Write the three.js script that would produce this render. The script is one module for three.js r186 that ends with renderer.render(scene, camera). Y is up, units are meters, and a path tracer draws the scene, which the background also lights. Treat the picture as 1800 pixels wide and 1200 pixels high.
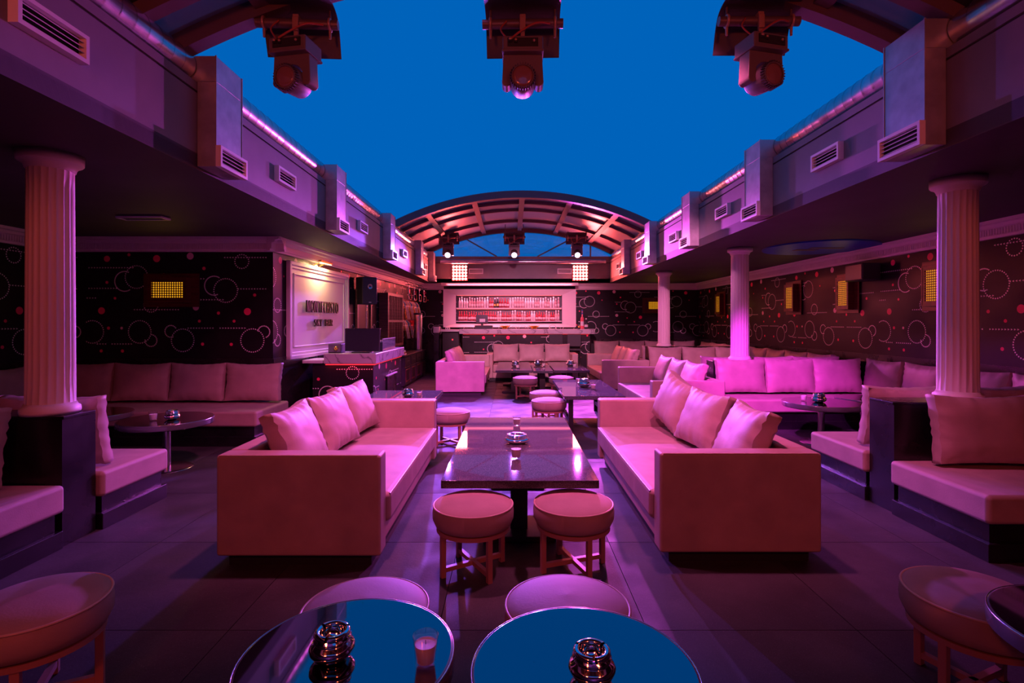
import * as THREE from 'three';
import { RoundedBoxGeometry } from 'three/addons/geometries/RoundedBoxGeometry.js';
import { mergeGeometries } from 'three/addons/utils/BufferGeometryUtils.js';
import { FontLoader } from 'three/addons/loaders/FontLoader.js';
import { TextGeometry } from 'three/addons/geometries/TextGeometry.js';
import { RectAreaLightUniformsLib } from 'three/addons/lights/RectAreaLightUniformsLib.js';

RectAreaLightUniformsLib.init();
// ---------------------------------------------------------------- camera, sky, exposure
const scene = new THREE.Scene();
const FOCAL = 920;                                   // pixels, for the 1800 x 1200 frame
const camera = new THREE.PerspectiveCamera(2 * Math.atan(600 / FOCAL) * 180 / Math.PI, 1.5, 0.05, 200);
camera.position.set(0, 1.5, 0);
camera.lookAt(0, 1.5, -10);
camera.setViewOffset(1800, 1200, 0, 34, 1800, 1200); // rising front: verticals stay vertical, horizon at y = 566
camera.updateProjectionMatrix();
const renderer = new THREE.WebGLRenderer({ antialias: true });
renderer.toneMapping = THREE.LinearToneMapping;
renderer.toneMappingExposure = 1.0;
renderer.shadowMap.enabled = true;
scene.background = new THREE.Color('#0062ba');

// light colours and strengths of the stage lamps (used by their builders below)
const LIGHT = {
  wash: { color: new THREE.Color().setRGB(1.0, 0.14, 0.44), power: 42 },      // magenta par cans on the near roof rib
  beamRight: { color: new THREE.Color().setRGB(0.92, 0.045, 1.0), power: 250 },
  beamLeft: { color: new THREE.Color().setRGB(0.95, 0.08, 0.88), power: 300 },
  barFill: { color: new THREE.Color().setRGB(1.0, 0.30, 0.55), power: 330 },  // added pink fill, lamp unseen, brightens the bar end
  boothFill: { color: new THREE.Color().setRGB(1.0, 0.22, 0.55), power: 200 },  // second added fill from an unseen lamp, lifts the back right booths
  farLeft: { color: new THREE.Color().setRGB(0.30, 0.09, 1.0), power: 200 },  // moving heads over the bar
  farMid: { color: new THREE.Color().setRGB(0.42, 0.12, 1.0), power: 200 },
  farRight: { color: new THREE.Color().setRGB(0.80, 0.09, 0.85), power: 200 },
  blinderFar: { color: new THREE.Color().setRGB(1.0, 0.10, 0.10), power: 190 },
  blinderNear: { color: new THREE.Color().setRGB(1.0, 0.10, 0.025), power: 55 },
  bar: { color: new THREE.Color().setRGB(1.0, 0.16, 0.24), power: 90 },
  sconce: { color: new THREE.Color().setRGB(1.0, 0.50, 0.04), power: 0.5 },
};

// ---------------------------------------------------------------- helpers
let seed = 7;
const rnd = () => { seed = (seed * 1664525 + 1013904223) >>> 0; return seed / 4294967296; };
const rr = (a, b) => a + (b - a) * rnd();
const used = {};
function numbered(n) { const k = used[n] = (used[n] ?? -1) + 1; return k ? n + '_' + String(k).padStart(3, '0') : n; }
function metreUV(g) {                                 // texture coordinates in metres, by the way each vertex faces
  const p = g.attributes.position, n = g.attributes.normal, uv = new Float32Array(p.count * 2);
  for (let i = 0; i < p.count; i++) {
    const ax = Math.abs(n.getX(i)), ay = Math.abs(n.getY(i)), az = Math.abs(n.getZ(i));
    const x = p.getX(i), y = p.getY(i), z = p.getZ(i);
    if (ay >= ax && ay >= az) { uv[2 * i] = x; uv[2 * i + 1] = z; } else if (ax >= az) { uv[2 * i] = z; uv[2 * i + 1] = y; } else { uv[2 * i] = x; uv[2 * i + 1] = y; }
  }
  g.setAttribute('uv', new THREE.BufferAttribute(uv, 2));
  return g;
}
function join(list) {
  if (!Array.isArray(list)) list = [list];
  const flat = list.map((g) => { const h = g.index ? g.toNonIndexed() : g; for (const k of Object.keys(h.attributes)) if (!['position', 'normal', 'uv'].includes(k)) h.deleteAttribute(k); if (!h.attributes.uv) metreUV(h); return h; });
  return flat.length > 1 ? mergeGeometries(flat) : flat[0];
}
function mesh(name, geos, mat, parent = scene, own = false) {
  const g = join(geos);
  if (!own) metreUV(g);
  const m = new THREE.Mesh(g, mat);
  m.castShadow = m.receiveShadow = true;
  m.name = parent === scene ? numbered(name) : name;
  parent.add(m);
  return m;
}
function shared(name, geo, mat, parent) { const m = new THREE.Mesh(geo, mat); m.castShadow = m.receiveShadow = true; m.name = parent === scene ? numbered(name) : name; parent.add(m); return m; }
function thing(name, label, category, pos = [0, 0, 0], turn = 0, group) {
  const o = new THREE.Group();
  o.name = numbered(name); o.position.set(...pos); o.rotation.y = turn;
  o.userData = { label, category };
  if (group) o.userData.group = group;
  scene.add(o);
  return o;
}
function copy(root, label, pos, turn = 0, group) {
  const c = root.clone();
  c.userData = { ...root.userData, label }; if (group) c.userData.group = group;
  c.name = numbered(root.name.replace(/_\d{3}$/, ''));
  c.position.set(...pos); c.rotation.y = turn;
  scene.add(c);
  return c;
}
function tag(o, label, category, group) { o.userData = { label, category }; if (group) o.userData.group = group; return o; }
function struct(o) { o.userData.kind = 'structure'; return o; }
const B = (w, h, d, x = 0, y = 0, z = 0, r = 0) => (r ? new RoundedBoxGeometry(w, h, d, 2, Math.min(r, w / 2.01, h / 2.01, d / 2.01)) : new THREE.BoxGeometry(w, h, d)).translate(x, y, z);
// box between two corners
const BB = (x0, x1, y0, y1, z0, z1, r = 0) => B(Math.abs(x1 - x0), Math.abs(y1 - y0), Math.abs(z1 - z0), (x0 + x1) / 2, (y0 + y1) / 2, (z0 + z1) / 2, r);
const cyl = (r0, r1, h, x = 0, y = 0, z = 0, n = 24) => new THREE.CylinderGeometry(r0, r1, h, n).translate(x, y, z);
const lathe = (pts, n = 32) => new THREE.LatheGeometry(pts.map((p) => new THREE.Vector2(...p)), n);
const tube = (pts, r, n = 20, k = 8) => new THREE.TubeGeometry(new THREE.CatmullRomCurve3(pts.map((p) => new THREE.Vector3(...p))), n, r, k);
function rod(a, b, r, n = 8) {
  const A = new THREE.Vector3(...a), C = new THREE.Vector3(...b), d = C.clone().sub(A), g = new THREE.CylinderGeometry(r, r, d.length(), n);
  g.applyQuaternion(new THREE.Quaternion().setFromUnitVectors(new THREE.Vector3(0, 1, 0), d.normalize()));
  return g.translate((A.x + C.x) / 2, (A.y + C.y) / 2, (A.z + C.z) / 2);
}
function bar(a, b, w, t) {                            // square bar between two points
  const A = new THREE.Vector3(...a), C = new THREE.Vector3(...b), d = C.clone().sub(A), g = new THREE.BoxGeometry(w, d.length(), t);
  g.applyQuaternion(new THREE.Quaternion().setFromUnitVectors(new THREE.Vector3(0, 1, 0), d.normalize()));
  return g.translate((A.x + C.x) / 2, (A.y + C.y) / 2, (A.z + C.z) / 2);
}

// ---------------------------------------------------------------- textures
function hash(x, y, s) { let h = (x * 374761393 + y * 668265263 + s * 69069) | 0; h = Math.imul(h ^ (h >>> 13), 1274126177); return ((h ^ (h >>> 16)) >>> 0) / 4294967296; }
function vnoise(x, y, per, s) {                       // tileable value noise
  const xi = Math.floor(x), yi = Math.floor(y), fx = x - xi, fy = y - yi, u = fx * fx * (3 - 2 * fx), v = fy * fy * (3 - 2 * fy);
  const w = (a) => ((a % per) + per) % per;
  const a = hash(w(xi), w(yi), s), b = hash(w(xi + 1), w(yi), s), c = hash(w(xi), w(yi + 1), s), d = hash(w(xi + 1), w(yi + 1), s);
  return a + (b - a) * u + (c - a) * v + (a - b - c + d) * u * v;
}
function fbm(x, y, per, s, oct = 4) { let t = 0, a = 0.5, n = 0; for (let o = 0; o < oct; o++) { t += a * vnoise(x * (1 << o), y * (1 << o), per << o, s + o); n += a; a *= 0.5; } return t / n; }
function dataTex(size, metres, fn, srgb = false) {
  const d = new Uint8Array(size * size * 4);
  for (let j = 0; j < size; j++) for (let i = 0; i < size; i++) {
    const c = fn(i / size, j / size, i, j), k = (j * size + i) * 4;
    for (let q = 0; q < 3; q++) d[k + q] = Math.max(0, Math.min(255, 255 * (Array.isArray(c) ? c[q] : c)));
    d[k + 3] = 255;
  }
  const t = new THREE.DataTexture(d, size, size);
  t.wrapS = t.wrapT = THREE.RepeatWrapping; t.magFilter = THREE.LinearFilter; t.minFilter = THREE.LinearMipmapLinearFilter; t.generateMipmaps = true;
  t.repeat.set(1 / metres, 1 / metres);
  if (srgb) t.colorSpace = THREE.SRGBColorSpace;
  t.needsUpdate = true;
  return t;
}
const leatherBump = dataTex(512, 0.35, (u, v) => 0.55 * fbm(u * 60, v * 60, 60, 3, 3) + 0.45 * fbm(u * 9, v * 9, 9, 11, 3));
const leatherTone = dataTex(256, 0.9, (u, v) => 0.84 + 0.16 * fbm(u * 6, v * 6, 6, 21, 5), true);
const concreteTone = dataTex(1024, 2.1, (u, v, i, j) => { const g = hash(i, j, 5); const s = g > 0.988 ? 0.5 : g < 0.03 ? -0.16 : 0; const t = 0.52 + 0.34 * (fbm(u * 7, v * 7, 7, 31, 5) - 0.5) + 0.1 * (g - 0.5) + s; return [t, t * 0.985, t * 0.99]; }, true);
const concreteRough = dataTex(512, 2.1, (u, v) => 0.50 + 0.45 * fbm(u * 8, v * 8, 8, 41, 5));
const concreteBump = dataTex(512, 0.6, (u, v) => fbm(u * 40, v * 40, 40, 51, 3));
const graniteTone = dataTex(512, 0.35, (u, v, i, j) => { const g = hash(i >> 1, j >> 1, 9); const t = g > 0.90 ? 0.55 : g > 0.66 ? 0.36 : 0.19; return [t, t, t * 1.05]; }, true);
const plasterTone = dataTex(512, 2.4, (u, v) => 0.80 + 0.20 * fbm(u * 6, v * 6, 6, 61, 5), true);
const lacquerTone = dataTex(512, 1.6, (u, v, i, j) => { const t = 0.20 + 0.14 * (fbm(u * 8, v * 8, 8, 71, 5) - 0.5) + 0.03 * (hash(i, j, 2) - 0.5); return [t * 1.04, t * 0.98, t]; }, true);
const lacquerRough = dataTex(256, 1.1, (u, v) => 0.40 + 0.4 * fbm(u * 7, v * 7, 7, 81, 4));
const metalTone = dataTex(256, 0.8, (u, v) => 0.80 + 0.2 * fbm(u * 10, v * 10, 10, 91, 4), true);
const woodTone = dataTex(512, 0.8, (u, v) => { const r = fbm(u * 3, v * 40, 40, 101, 4); const t = 0.55 + 0.45 * r; return [t, t * 0.9, t * 0.84]; }, true);
const marbleTone = dataTex(512, 1.3, (u, v) => { const w = fbm(u * 4, v * 4, 4, 111, 5); const l = Math.abs(Math.sin((u * 3 + v * 5 + w * 2.6) * Math.PI)); const t = 0.93 - 0.34 * Math.pow(1 - l, 7) - 0.1 * w; return [t, t * 0.985, t * 0.98]; }, true);

// the printed wall covering: dotted rings, arrow lines, pink discs on mottled black (one repeat, 2.62 m x 1.66 m)
const PRINT_W = 2.62, PRINT_H = 1.66;
function printTex() {
  const cv = document.createElement('canvas'); cv.width = 2048; cv.height = 1298;
  const c = cv.getContext('2d'), S = 2048 / PRINT_W, M = 0.001489 * S;      // motif list is in units of 1.489 mm
  c.fillStyle = '#211a20'; c.fillRect(0, 0, 2048, 1298);
  for (let i = 0; i < 900; i++) { c.globalAlpha = 0.05; c.fillStyle = rnd() > 0.5 ? '#3a2d36' : '#110d11'; c.beginPath(); const x = rr(0, 2048), y = rr(0, 1298), r = rr(10, 130); c.ellipse(x, y, r, r * rr(0.3, 1), rr(0, 3), 0, 7); c.fill(); }
  c.globalAlpha = 1;
  const X = (x) => x * M, Y = (y) => (y + 60) * M;
  c.fillStyle = '#f3e6ea';
  const dot = (x, y, r) => { c.beginPath(); c.arc(x, y, r, 0, 7); c.fill(); };
  const ring = (x, y, r, a0 = 0, a1 = 360) => { const n = Math.round(r * 0.315); for (let k = 0; k < n; k++) { const a = a0 + (a1 - a0) * k / n; if (a <= a1) dot(X(x) + r * M * Math.cos(a * Math.PI / 180), Y(y) + r * M * Math.sin(a * Math.PI / 180), 6.2 * M); } };
  const arrows = (x0, x1, y, s) => { for (let x = x0; x <= x1; x += 25.5) { const w = 9.8 * M; c.beginPath(); c.moveTo(X(x) + s * w, Y(y)); c.lineTo(X(x) - s * w * 0.7, Y(y) - w * 0.8); c.lineTo(X(x) - s * w * 0.7, Y(y) + w * 0.8); c.fill(); } };
  [[475, 300, 105], [365, 340, 92, 60, 300], [1455, 155, 65], [1305, 425, 110], [1197, 380, 88, 70, 310], [505, 810, 105], [610, 890, 55, -80, 200], [905, 888, 105], [795, 805, 55, 70, 340], [1553, 890, 108], [1660, 810, 55, 190, 440], [64, 810, 105], [610, 560, 66]].forEach((a) => ring(...a));
  [[35, 450, 213, 1], [35, 300, 405, 1], [1295, 1690, 118, -1], [1000, 1120, 316, 1], [1000, 1290, 511, 1], [1420, 1695, 410, -1], [455, 880, 603, -1], [110, 200, 922, -1], [250, 450, 922, 1], [955, 1190, 775, -1], [1255, 1490, 775, 1], [15, 110, 495, -1]].forEach((a) => arrows(...a));
  [[200, 130, 27], [405, 92, 14], [663, 128, 31], [975, 105, 30], [1103, 220, 15], [200, 350, 13], [275, 497, 12], [730, 275, 10], [150, 613, 30], [1028, 352, 14], [1028, 582, 27], [1575, 467, 14], [1238, 635, 14], [1507, 621, 31], [1060, 710, 13], [1383, 710, 13], [215, 775, 14], [337, 775, 12], [147, 987, 14], [345, 988, 14], [1090, 923, 14], [1357, 926, 14]]
    .forEach(([x, y, r], i) => { c.fillStyle = i % 7 === 3 ? '#f8c3cc' : '#ff3d70'; dot(X(x), Y(y), r * M * 1.08); });
  const t = new THREE.CanvasTexture(cv);
  t.colorSpace = THREE.SRGBColorSpace; t.wrapS = t.wrapT = THREE.RepeatWrapping; t.magFilter = THREE.LinearFilter;
  return t;
}
const print = printTex();

// ---------------------------------------------------------------- materials
const lin = (r, g, b) => new THREE.Color().setRGB(r, g, b);
const std = (o) => new THREE.MeshPhysicalMaterial(o);
const M = {
  leather: std({ color: lin(0.52, 0.36, 0.34), map: leatherTone, roughness: 0.5, bumpMap: leatherBump, bumpScale: 0.0006, specularIntensity: 0.7 }),
  seat: std({ color: lin(0.50, 0.35, 0.33), map: leatherTone, roughness: 0.6, bumpMap: leatherBump, bumpScale: 0.0006, specularIntensity: 0.6 }),
  piping: std({ color: lin(0.62, 0.46, 0.42), roughness: 0.35 }),
  floor: [0.13, 0.15, 0.115].map((k) => std({ color: lin(k, k * 0.97, k * 0.97), map: concreteTone, roughnessMap: concreteRough, roughness: 0.9, bumpMap: concreteBump, bumpScale: 0.0006, specularIntensity: 1 })),
  joint: std({ color: lin(0.02, 0.02, 0.02), roughness: 0.9 }),
  print: std({ map: print, roughness: 0.85, roughnessMap: lacquerRough, specularIntensity: 0.45, clearcoat: 0.06, clearcoatRoughness: 0.2 }),
  dado: std({ color: lin(0.55, 0.5, 0.52), map: lacquerTone, roughness: 0.5, roughnessMap: lacquerRough }),
  lacquer: std({ color: lin(0.22, 0.22, 0.26), map: lacquerTone, roughness: 0.5, roughnessMap: lacquerRough, clearcoat: 0.4, clearcoatRoughness: 0.2 }),
  blackwood: std({ color: lin(0.016, 0.012, 0.013), roughness: 0.42 }),
  plinth: std({ color: lin(0.012, 0.011, 0.012), roughness: 0.6 }),
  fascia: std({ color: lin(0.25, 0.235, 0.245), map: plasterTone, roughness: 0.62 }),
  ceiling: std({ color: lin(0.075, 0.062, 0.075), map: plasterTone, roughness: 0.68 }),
  cornice: std({ color: lin(0.82, 0.72, 0.71), roughness: 0.55 }),
  column: std({ color: lin(0.74, 0.66, 0.65), roughness: 0.5 }),
  white: std({ color: lin(0.74, 0.70, 0.70), roughness: 0.5 }),
  whiteMetal: std({ color: lin(0.75, 0.72, 0.72), roughness: 0.4 }),
  slotDark: std({ color: lin(0.02, 0.018, 0.018), roughness: 0.8 }),
  galvanised: std({ color: lin(0.50, 0.50, 0.52), map: metalTone, metalness: 0.6, roughness: 0.36 }),
  duct: std({ color: lin(0.70, 0.70, 0.72), map: metalTone, metalness: 0.95, roughness: 0.26 }),
  roofSteel: std({ color: lin(0.13, 0.085, 0.085), roughness: 0.5, metalness: 0.2 }),
  skyBlock: std({ color: lin(0.05, 0.05, 0.055), transmission: 0.3, thickness: 0, roughness: 0.25, ior: 1.4, side: THREE.DoubleSide }),  // near roof sheets made dark to cut the blue sky fill
  polycarb: std({ color: lin(0.40, 0.36, 0.40), transmission: 0.6, thickness: 0, roughness: 0.35, ior: 1.3, side: THREE.DoubleSide }),
  glass: std({ color: lin(0.9, 0.94, 0.95), transmission: 1, thickness: 0, roughness: 0.03, ior: 1.5, side: THREE.DoubleSide }),
  granite: std({ color: lin(1, 1, 1), map: graniteTone, roughness: 0.95, specularIntensity: 0.2, clearcoat: 0.8, clearcoatRoughness: 0.03 }),
  darkMirror: std({ color: lin(0.30, 0.31, 0.33), metalness: 1, roughness: 0.035 }),
  rimGloss: std({ color: lin(0.10, 0.10, 0.12), roughness: 0.2, clearcoat: 1, clearcoatRoughness: 0.1 }),
  chrome: std({ color: lin(0.82, 0.80, 0.80), metalness: 1, roughness: 0.07 }),
  satinSteel: std({ color: lin(0.6, 0.58, 0.58), metalness: 1, roughness: 0.22 }),
  legPaint: std({ color: lin(0.42, 0.20, 0.17), roughness: 0.38 }),
  wax: std({ color: lin(0.80, 0.74, 0.70), roughness: 0.55 }),
  tumbler: std({ color: lin(0.97, 0.97, 0.97), transmission: 1, thickness: 0, roughness: 0.02, ior: 1.5, side: THREE.DoubleSide }),
  lampBody: std({ color: lin(0.17, 0.13, 0.12), roughness: 0.45 }),
  redSpillHousing: std({ color: lin(0.75, 0.03, 0.025), roughness: 0.4 }),  // red spill of the lamps put into the housing colour
  lampPipe: std({ color: lin(0.16, 0.11, 0.10), roughness: 0.4, metalness: 0.3 }),
  lampFin: std({ color: lin(0.07, 0.05, 0.05), roughness: 0.5 }),
  lensOff: std({ color: lin(0.26, 0.13, 0.11), roughness: 0.2, clearcoat: 1 }),
  cable: std({ color: lin(0.42, 0.09, 0.05), roughness: 0.5 }),
  clamp: std({ color: lin(0.5, 0.30, 0.2), roughness: 0.4, metalness: 0.4 }),
  tray: std({ color: lin(0.05, 0.04, 0.045), roughness: 0.5, side: THREE.DoubleSide }),
  marble: std({ color: lin(0.72, 0.68, 0.70), map: marbleTone, roughness: 0.25, clearcoat: 0.4, clearcoatRoughness: 0.1 }),
  wood: std({ color: lin(0.20, 0.10, 0.085), map: woodTone, roughness: 0.45 }),
  redwood: std({ color: lin(0.20, 0.03, 0.03), map: woodTone, roughness: 0.4 }),
  screenOff: std({ color: lin(0.03, 0.03, 0.045), roughness: 0.3 }),
  acrylic: std({ color: lin(0.7, 0.72, 0.78), transmission: 0.8, thickness: 0, roughness: 0.08, side: THREE.DoubleSide }),
  letter: std({ color: lin(0.05, 0.035, 0.03), roughness: 0.35, metalness: 0.4 }),
  speaker: std({ color: lin(0.035, 0.03, 0.035), roughness: 0.6 }),
  gold: std({ color: lin(0.9, 0.55, 0.12), metalness: 0.9, roughness: 0.25 }),
  goboBlue: std({ color: lin(0.01, 0.05, 0.42), roughness: 0.5 }),  // blue of a gobo light spot, put into the colour
  goboBrown: std({ color: lin(0.16, 0.11, 0.10), roughness: 0.6 }),  // logo in the gobo light, given as a colour
  glowWhite: std({ color: lin(1, 1, 1), emissive: lin(1.0, 0.93, 0.86), emissiveIntensity: 2.2 }),
  glowViolet: std({ color: lin(1, 1, 1), emissive: lin(0.80, 0.66, 1.0), emissiveIntensity: 4 }),
  glowPink: std({ color: lin(1, 1, 1), emissive: lin(1.0, 0.66, 1.0), emissiveIntensity: 3.4 }),
  glowMagenta: std({ color: lin(1, 1, 1), emissive: lin(1.0, 0.25, 0.9), emissiveIntensity: 3 }),
  glowRed: std({ color: lin(1, 0.2, 0.2), emissive: lin(1.0, 0.03, 0.04), emissiveIntensity: 0.9 }),
  glowBar: std({ color: lin(1, 0.4, 0.4), emissive: lin(1.0, 0.25, 0.25), emissiveIntensity: 0.9 }),
  glowWarm: std({ color: lin(1, 0.9, 0.7), emissive: lin(1.0, 0.72, 0.42), emissiveIntensity: 2.4 }),
  glowAmber: std({ color: lin(1, 0.7, 0.1), emissive: lin(1.0, 0.45, 0.015), emissiveIntensity: 0.75 }),
};
M.printOffset = (du) => { const m = M.print.clone(); m.map = print.clone(); m.map.offset.x = du; m.map.needsUpdate = true; return m; };

// ---------------------------------------------------------------- room dimensions
const CEIL = 2.66, XL = -2.39, XR = 2.89, ZB = -15.45, TOP = 3.32;
const WL = -6.25, WR = 5.62, ZALC = -7.25, ZBW = -15.75, ZREAR = 3.2, ZRF = 1.3;

// floor: slab with large concrete tiles
{
  const floor = struct(mesh('floor', BB(WL - 0.2, WR + 0.2, -0.12, -0.012, ZBW - 0.6, ZREAR + 0.2), M.joint));
  const P = 1.02, G = 0.004, x0 = 0.66, z0 = -2.55;
  const tg = metreUV(BB(-P / 2 + G / 2, P / 2 - G / 2, -0.02, 0, -P / 2 + G / 2, P / 2 - G / 2));
  for (let i = -7; i < 6; i++) for (let k = -5; k < 13; k++) {
    const x = x0 + (i + 0.5) * P, z = z0 - (k + 0.5) * P;
    if (x < WL - 0.4 || x > WR + 0.4) continue;
    if (z < ZALC - 0.6 && x < -4) continue;
    const t = shared('tile', tg, M.floor[Math.floor(hash(i + 20, k + 20, 3) * 3)], floor);
    t.position.set(x, 0, z); t.rotation.y = Math.floor(hash(i + 9, k + 31, 6) * 2) * Math.PI;
  }
}
// ceilings of the side bays
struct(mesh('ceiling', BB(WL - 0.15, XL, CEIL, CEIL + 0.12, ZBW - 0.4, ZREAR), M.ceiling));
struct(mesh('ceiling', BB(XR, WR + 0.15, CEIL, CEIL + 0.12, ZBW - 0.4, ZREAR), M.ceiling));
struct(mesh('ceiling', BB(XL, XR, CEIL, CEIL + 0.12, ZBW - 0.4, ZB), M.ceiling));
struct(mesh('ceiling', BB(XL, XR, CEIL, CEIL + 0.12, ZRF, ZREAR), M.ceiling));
// the raised fascias around the open roof, with a shadow groove and a top band
function fascia(name, x0, x1, z0, z1) {
  const f = struct(mesh(name, BB(x0, x1, CEIL + 0.004, 3.238, z0, z1), M.fascia));
  const inX = Math.abs(x1 - x0) < Math.abs(z1 - z0), s = 0.018;
  mesh('groove', inX ? BB(x0 + s, x1 - s, 3.238, 3.256, z0, z1) : BB(x0, x1, 3.238, 3.256, z0 + s, z1 - s), M.slotDark, f);
  mesh('top_band', BB(x0, x1, 3.256, TOP, z0, z1), M.fascia, f);
  return f;
}
fascia('wall_fascia_left', XL - 0.16, XL, ZB, ZRF + 0.16);
fascia('wall_fascia_right', XR, XR + 0.16, ZB, ZRF + 0.16);
fascia('wall_fascia_back', XL - 0.16, XR + 0.16, ZB - 0.16, ZB);
fascia('wall_fascia_rear', XL, XR, ZRF, ZRF + 0.16);

// walls: a plain dado below 1.0 m, the printed covering above
function wall(name, p0, p1, shift = 0, printed = true) {          // local +z is the room side
  const dx = p1[0] - p0[0], dz = p1[1] - p0[1], L = Math.hypot(dx, dz), w = new THREE.Group();
  w.name = name; w.userData.kind = 'structure'; scene.add(w);
  w.position.set(p0[0], 0, p0[1]); w.rotation.y = Math.atan2(-dz, dx);
  mesh('dado', BB(0, L, 0, 1.0, -0.15, 0.012), M.dado, w);
  const g = BB(0, L, 1.0, CEIL, -0.15, 0), uv = g.attributes.uv, p = g.attributes.position;
  for (let i = 0; i < uv.count; i++) uv.setXY(i, p.getX(i) / PRINT_W + shift, (p.getY(i) - 1.0) / PRINT_H);
  mesh('covering', g, printed ? M.print : M.dado, w, printed);
  return w;
}
const SG0 = [-3.31, ZALC], SG1 = [-2.78, ZBW];
wall('wall_left', [WL, ZREAR], [WL, ZALC], 0.1);
wall('wall_alcove', [WL, ZALC], SG0, -0.13);
wall('wall_sign', SG0, SG1, 0.3);
wall('wall_back', [SG1[0], ZBW], [WR, ZBW], 0.32);
wall('wall_right', [WR, ZBW], [WR, ZREAR], 0.05);
wall('wall_rear', [WR, ZREAR], [WL, ZREAR], 0.3);
// a frame on the sign wall: s metres along it from the near corner, off metres into the room
const SGL = Math.hypot(SG1[0] - SG0[0], SG1[1] - SG0[1]), SGT = Math.atan2(-(SG1[1] - SG0[1]), SG1[0] - SG0[0]);
function onSign(s, y, off) { const c = Math.cos(SGT), n = Math.sin(SGT); return [SG0[0] + s * c + off * n, y, SG0[1] - s * n + off * c]; }

// fluted cornice along the walls
let trimNo = 0;
function cornice(p0, p1, fluted = true, ext0 = 0, ext1 = 0) {
  const dx = p1[0] - p0[0], dz = p1[1] - p0[1], L = Math.hypot(dx, dz), t = new THREE.Group();
  t.name = 'trim_' + (++trimNo); t.userData.kind = 'structure'; scene.add(t);
  t.position.set(p0[0], 0, p0[1]); t.rotation.y = Math.atan2(-dz, dx);
  const sh = new THREE.Shape();
  [[0.001, -0.19], [0.05, -0.19], [0.055, -0.165], [0.07, -0.16], [0.075, -0.085], [0.11, -0.075], [0.125, -0.045], [0.17, -0.035], [0.18, -0.002], [0.001, -0.002]].forEach(([x, y], i) => (i ? sh.lineTo(x, y) : sh.moveTo(x, y)));
  const g = new THREE.ExtrudeGeometry(sh, { depth: L + ext0 + ext1, bevelEnabled: false });
  g.applyMatrix4(new THREE.Matrix4().makeBasis(new THREE.Vector3(0, 0, 1), new THREE.Vector3(0, 1, 0), new THREE.Vector3(1, 0, 0)));
  for (let i = 0, a = g.index; a && i < a.count; i += 3) { const q = a.getX(i); a.setX(i, a.getX(i + 1)); a.setX(i + 1, q); }
  const h = g.index ? g.toNonIndexed() : g, P = h.attributes.position;
  for (let i = 0; i < P.count; i += 3) { const q = [P.getX(i), P.getY(i), P.getZ(i)]; P.setXYZ(i, P.getX(i + 1), P.getY(i + 1), P.getZ(i + 1)); P.setXYZ(i + 1, ...q); }
  h.translate(-ext0, CEIL, 0); h.computeVertexNormals();
  mesh('moulding', h, M.cornice, t);
  if (fluted) {
    const ribs = [];
    for (let s = 0.01; s < L; s += 0.034) ribs.push(B(0.018, 0.07, 0.014, s, CEIL - 0.122, 0.078));
    const r = mesh('flutes', ribs, M.cornice, t); r.userData.kind = 'stuff';
  }
}
cornice([WL, ZREAR], [WL, ZALC]);
cornice([WL, ZALC], SG0, true, 0, 0.18);
cornice(SG0, SG1, false, 0.18, 0);
cornice([SG1[0], ZBW], [-2.05, ZBW], false);
cornice([1.9, ZBW], [WR, ZBW], false);
cornice([WR, ZBW], [WR, ZREAR]);

// ---------------------------------------------------------------- ducts and grilles on the fascias
function louvre(parent, w, h, depth, n, big) {        // frame + slats, faces local +z, centred
  const f = 0.022;
  mesh('frame', [B(w, f, depth, 0, h / 2 - f / 2, 0), B(w, f, depth, 0, -h / 2 + f / 2, 0), B(f, h - 2 * f, depth, -w / 2 + f / 2, 0, 0), B(f, h - 2 * f, depth, w / 2 - f / 2, 0, 0)], M.whiteMetal, parent);
  mesh('recess', B(w - 2 * f, h - 2 * f, 0.006, 0, 0, -depth / 2 + 0.004), M.slotDark, parent);
  const g = metreUV(B(w - 2 * f, 0.004, depth * 0.6).rotateX(0.6));
  for (let k = 0; k < n; k++) shared('slat', g, M.whiteMetal, parent).position.set(0, -h / 2 + f + (h - 2 * f) * (k + 0.5) / n, 0.002);
}
const nearFar = ['nearest', 'second', 'third', 'fourth', 'farthest'];
function fasciaGrille(x, z, turn, label) { louvre(thing('wall_grille', label, 'air grille', [x, 3.0, z], turn, 'air grilles on the fascias'), 0.42, 0.155, 0.05, 4); }
[2.69, 5.47, 8.3, 11.5, 14.3].forEach((d, i) => fasciaGrille(XL + 0.025, -d, Math.PI / 2, `white louvred grille on left fascia, ${nearFar[i]} from the camera`));
[4.77, 7.12, 9.28, 11.75, 14.03].forEach((d, i) => fasciaGrille(XR - 0.025, -d, -Math.PI / 2, `white louvred grille on right fascia, ${nearFar[i]} from the camera`));
fasciaGrille(-1.06, ZB + 0.025, 0, 'small white louvred grille on back fascia beside left lamp panel');
fasciaGrille(1.55, ZB + 0.025, 0, 'small white louvred grille on back fascia beside right lamp panel');
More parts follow.
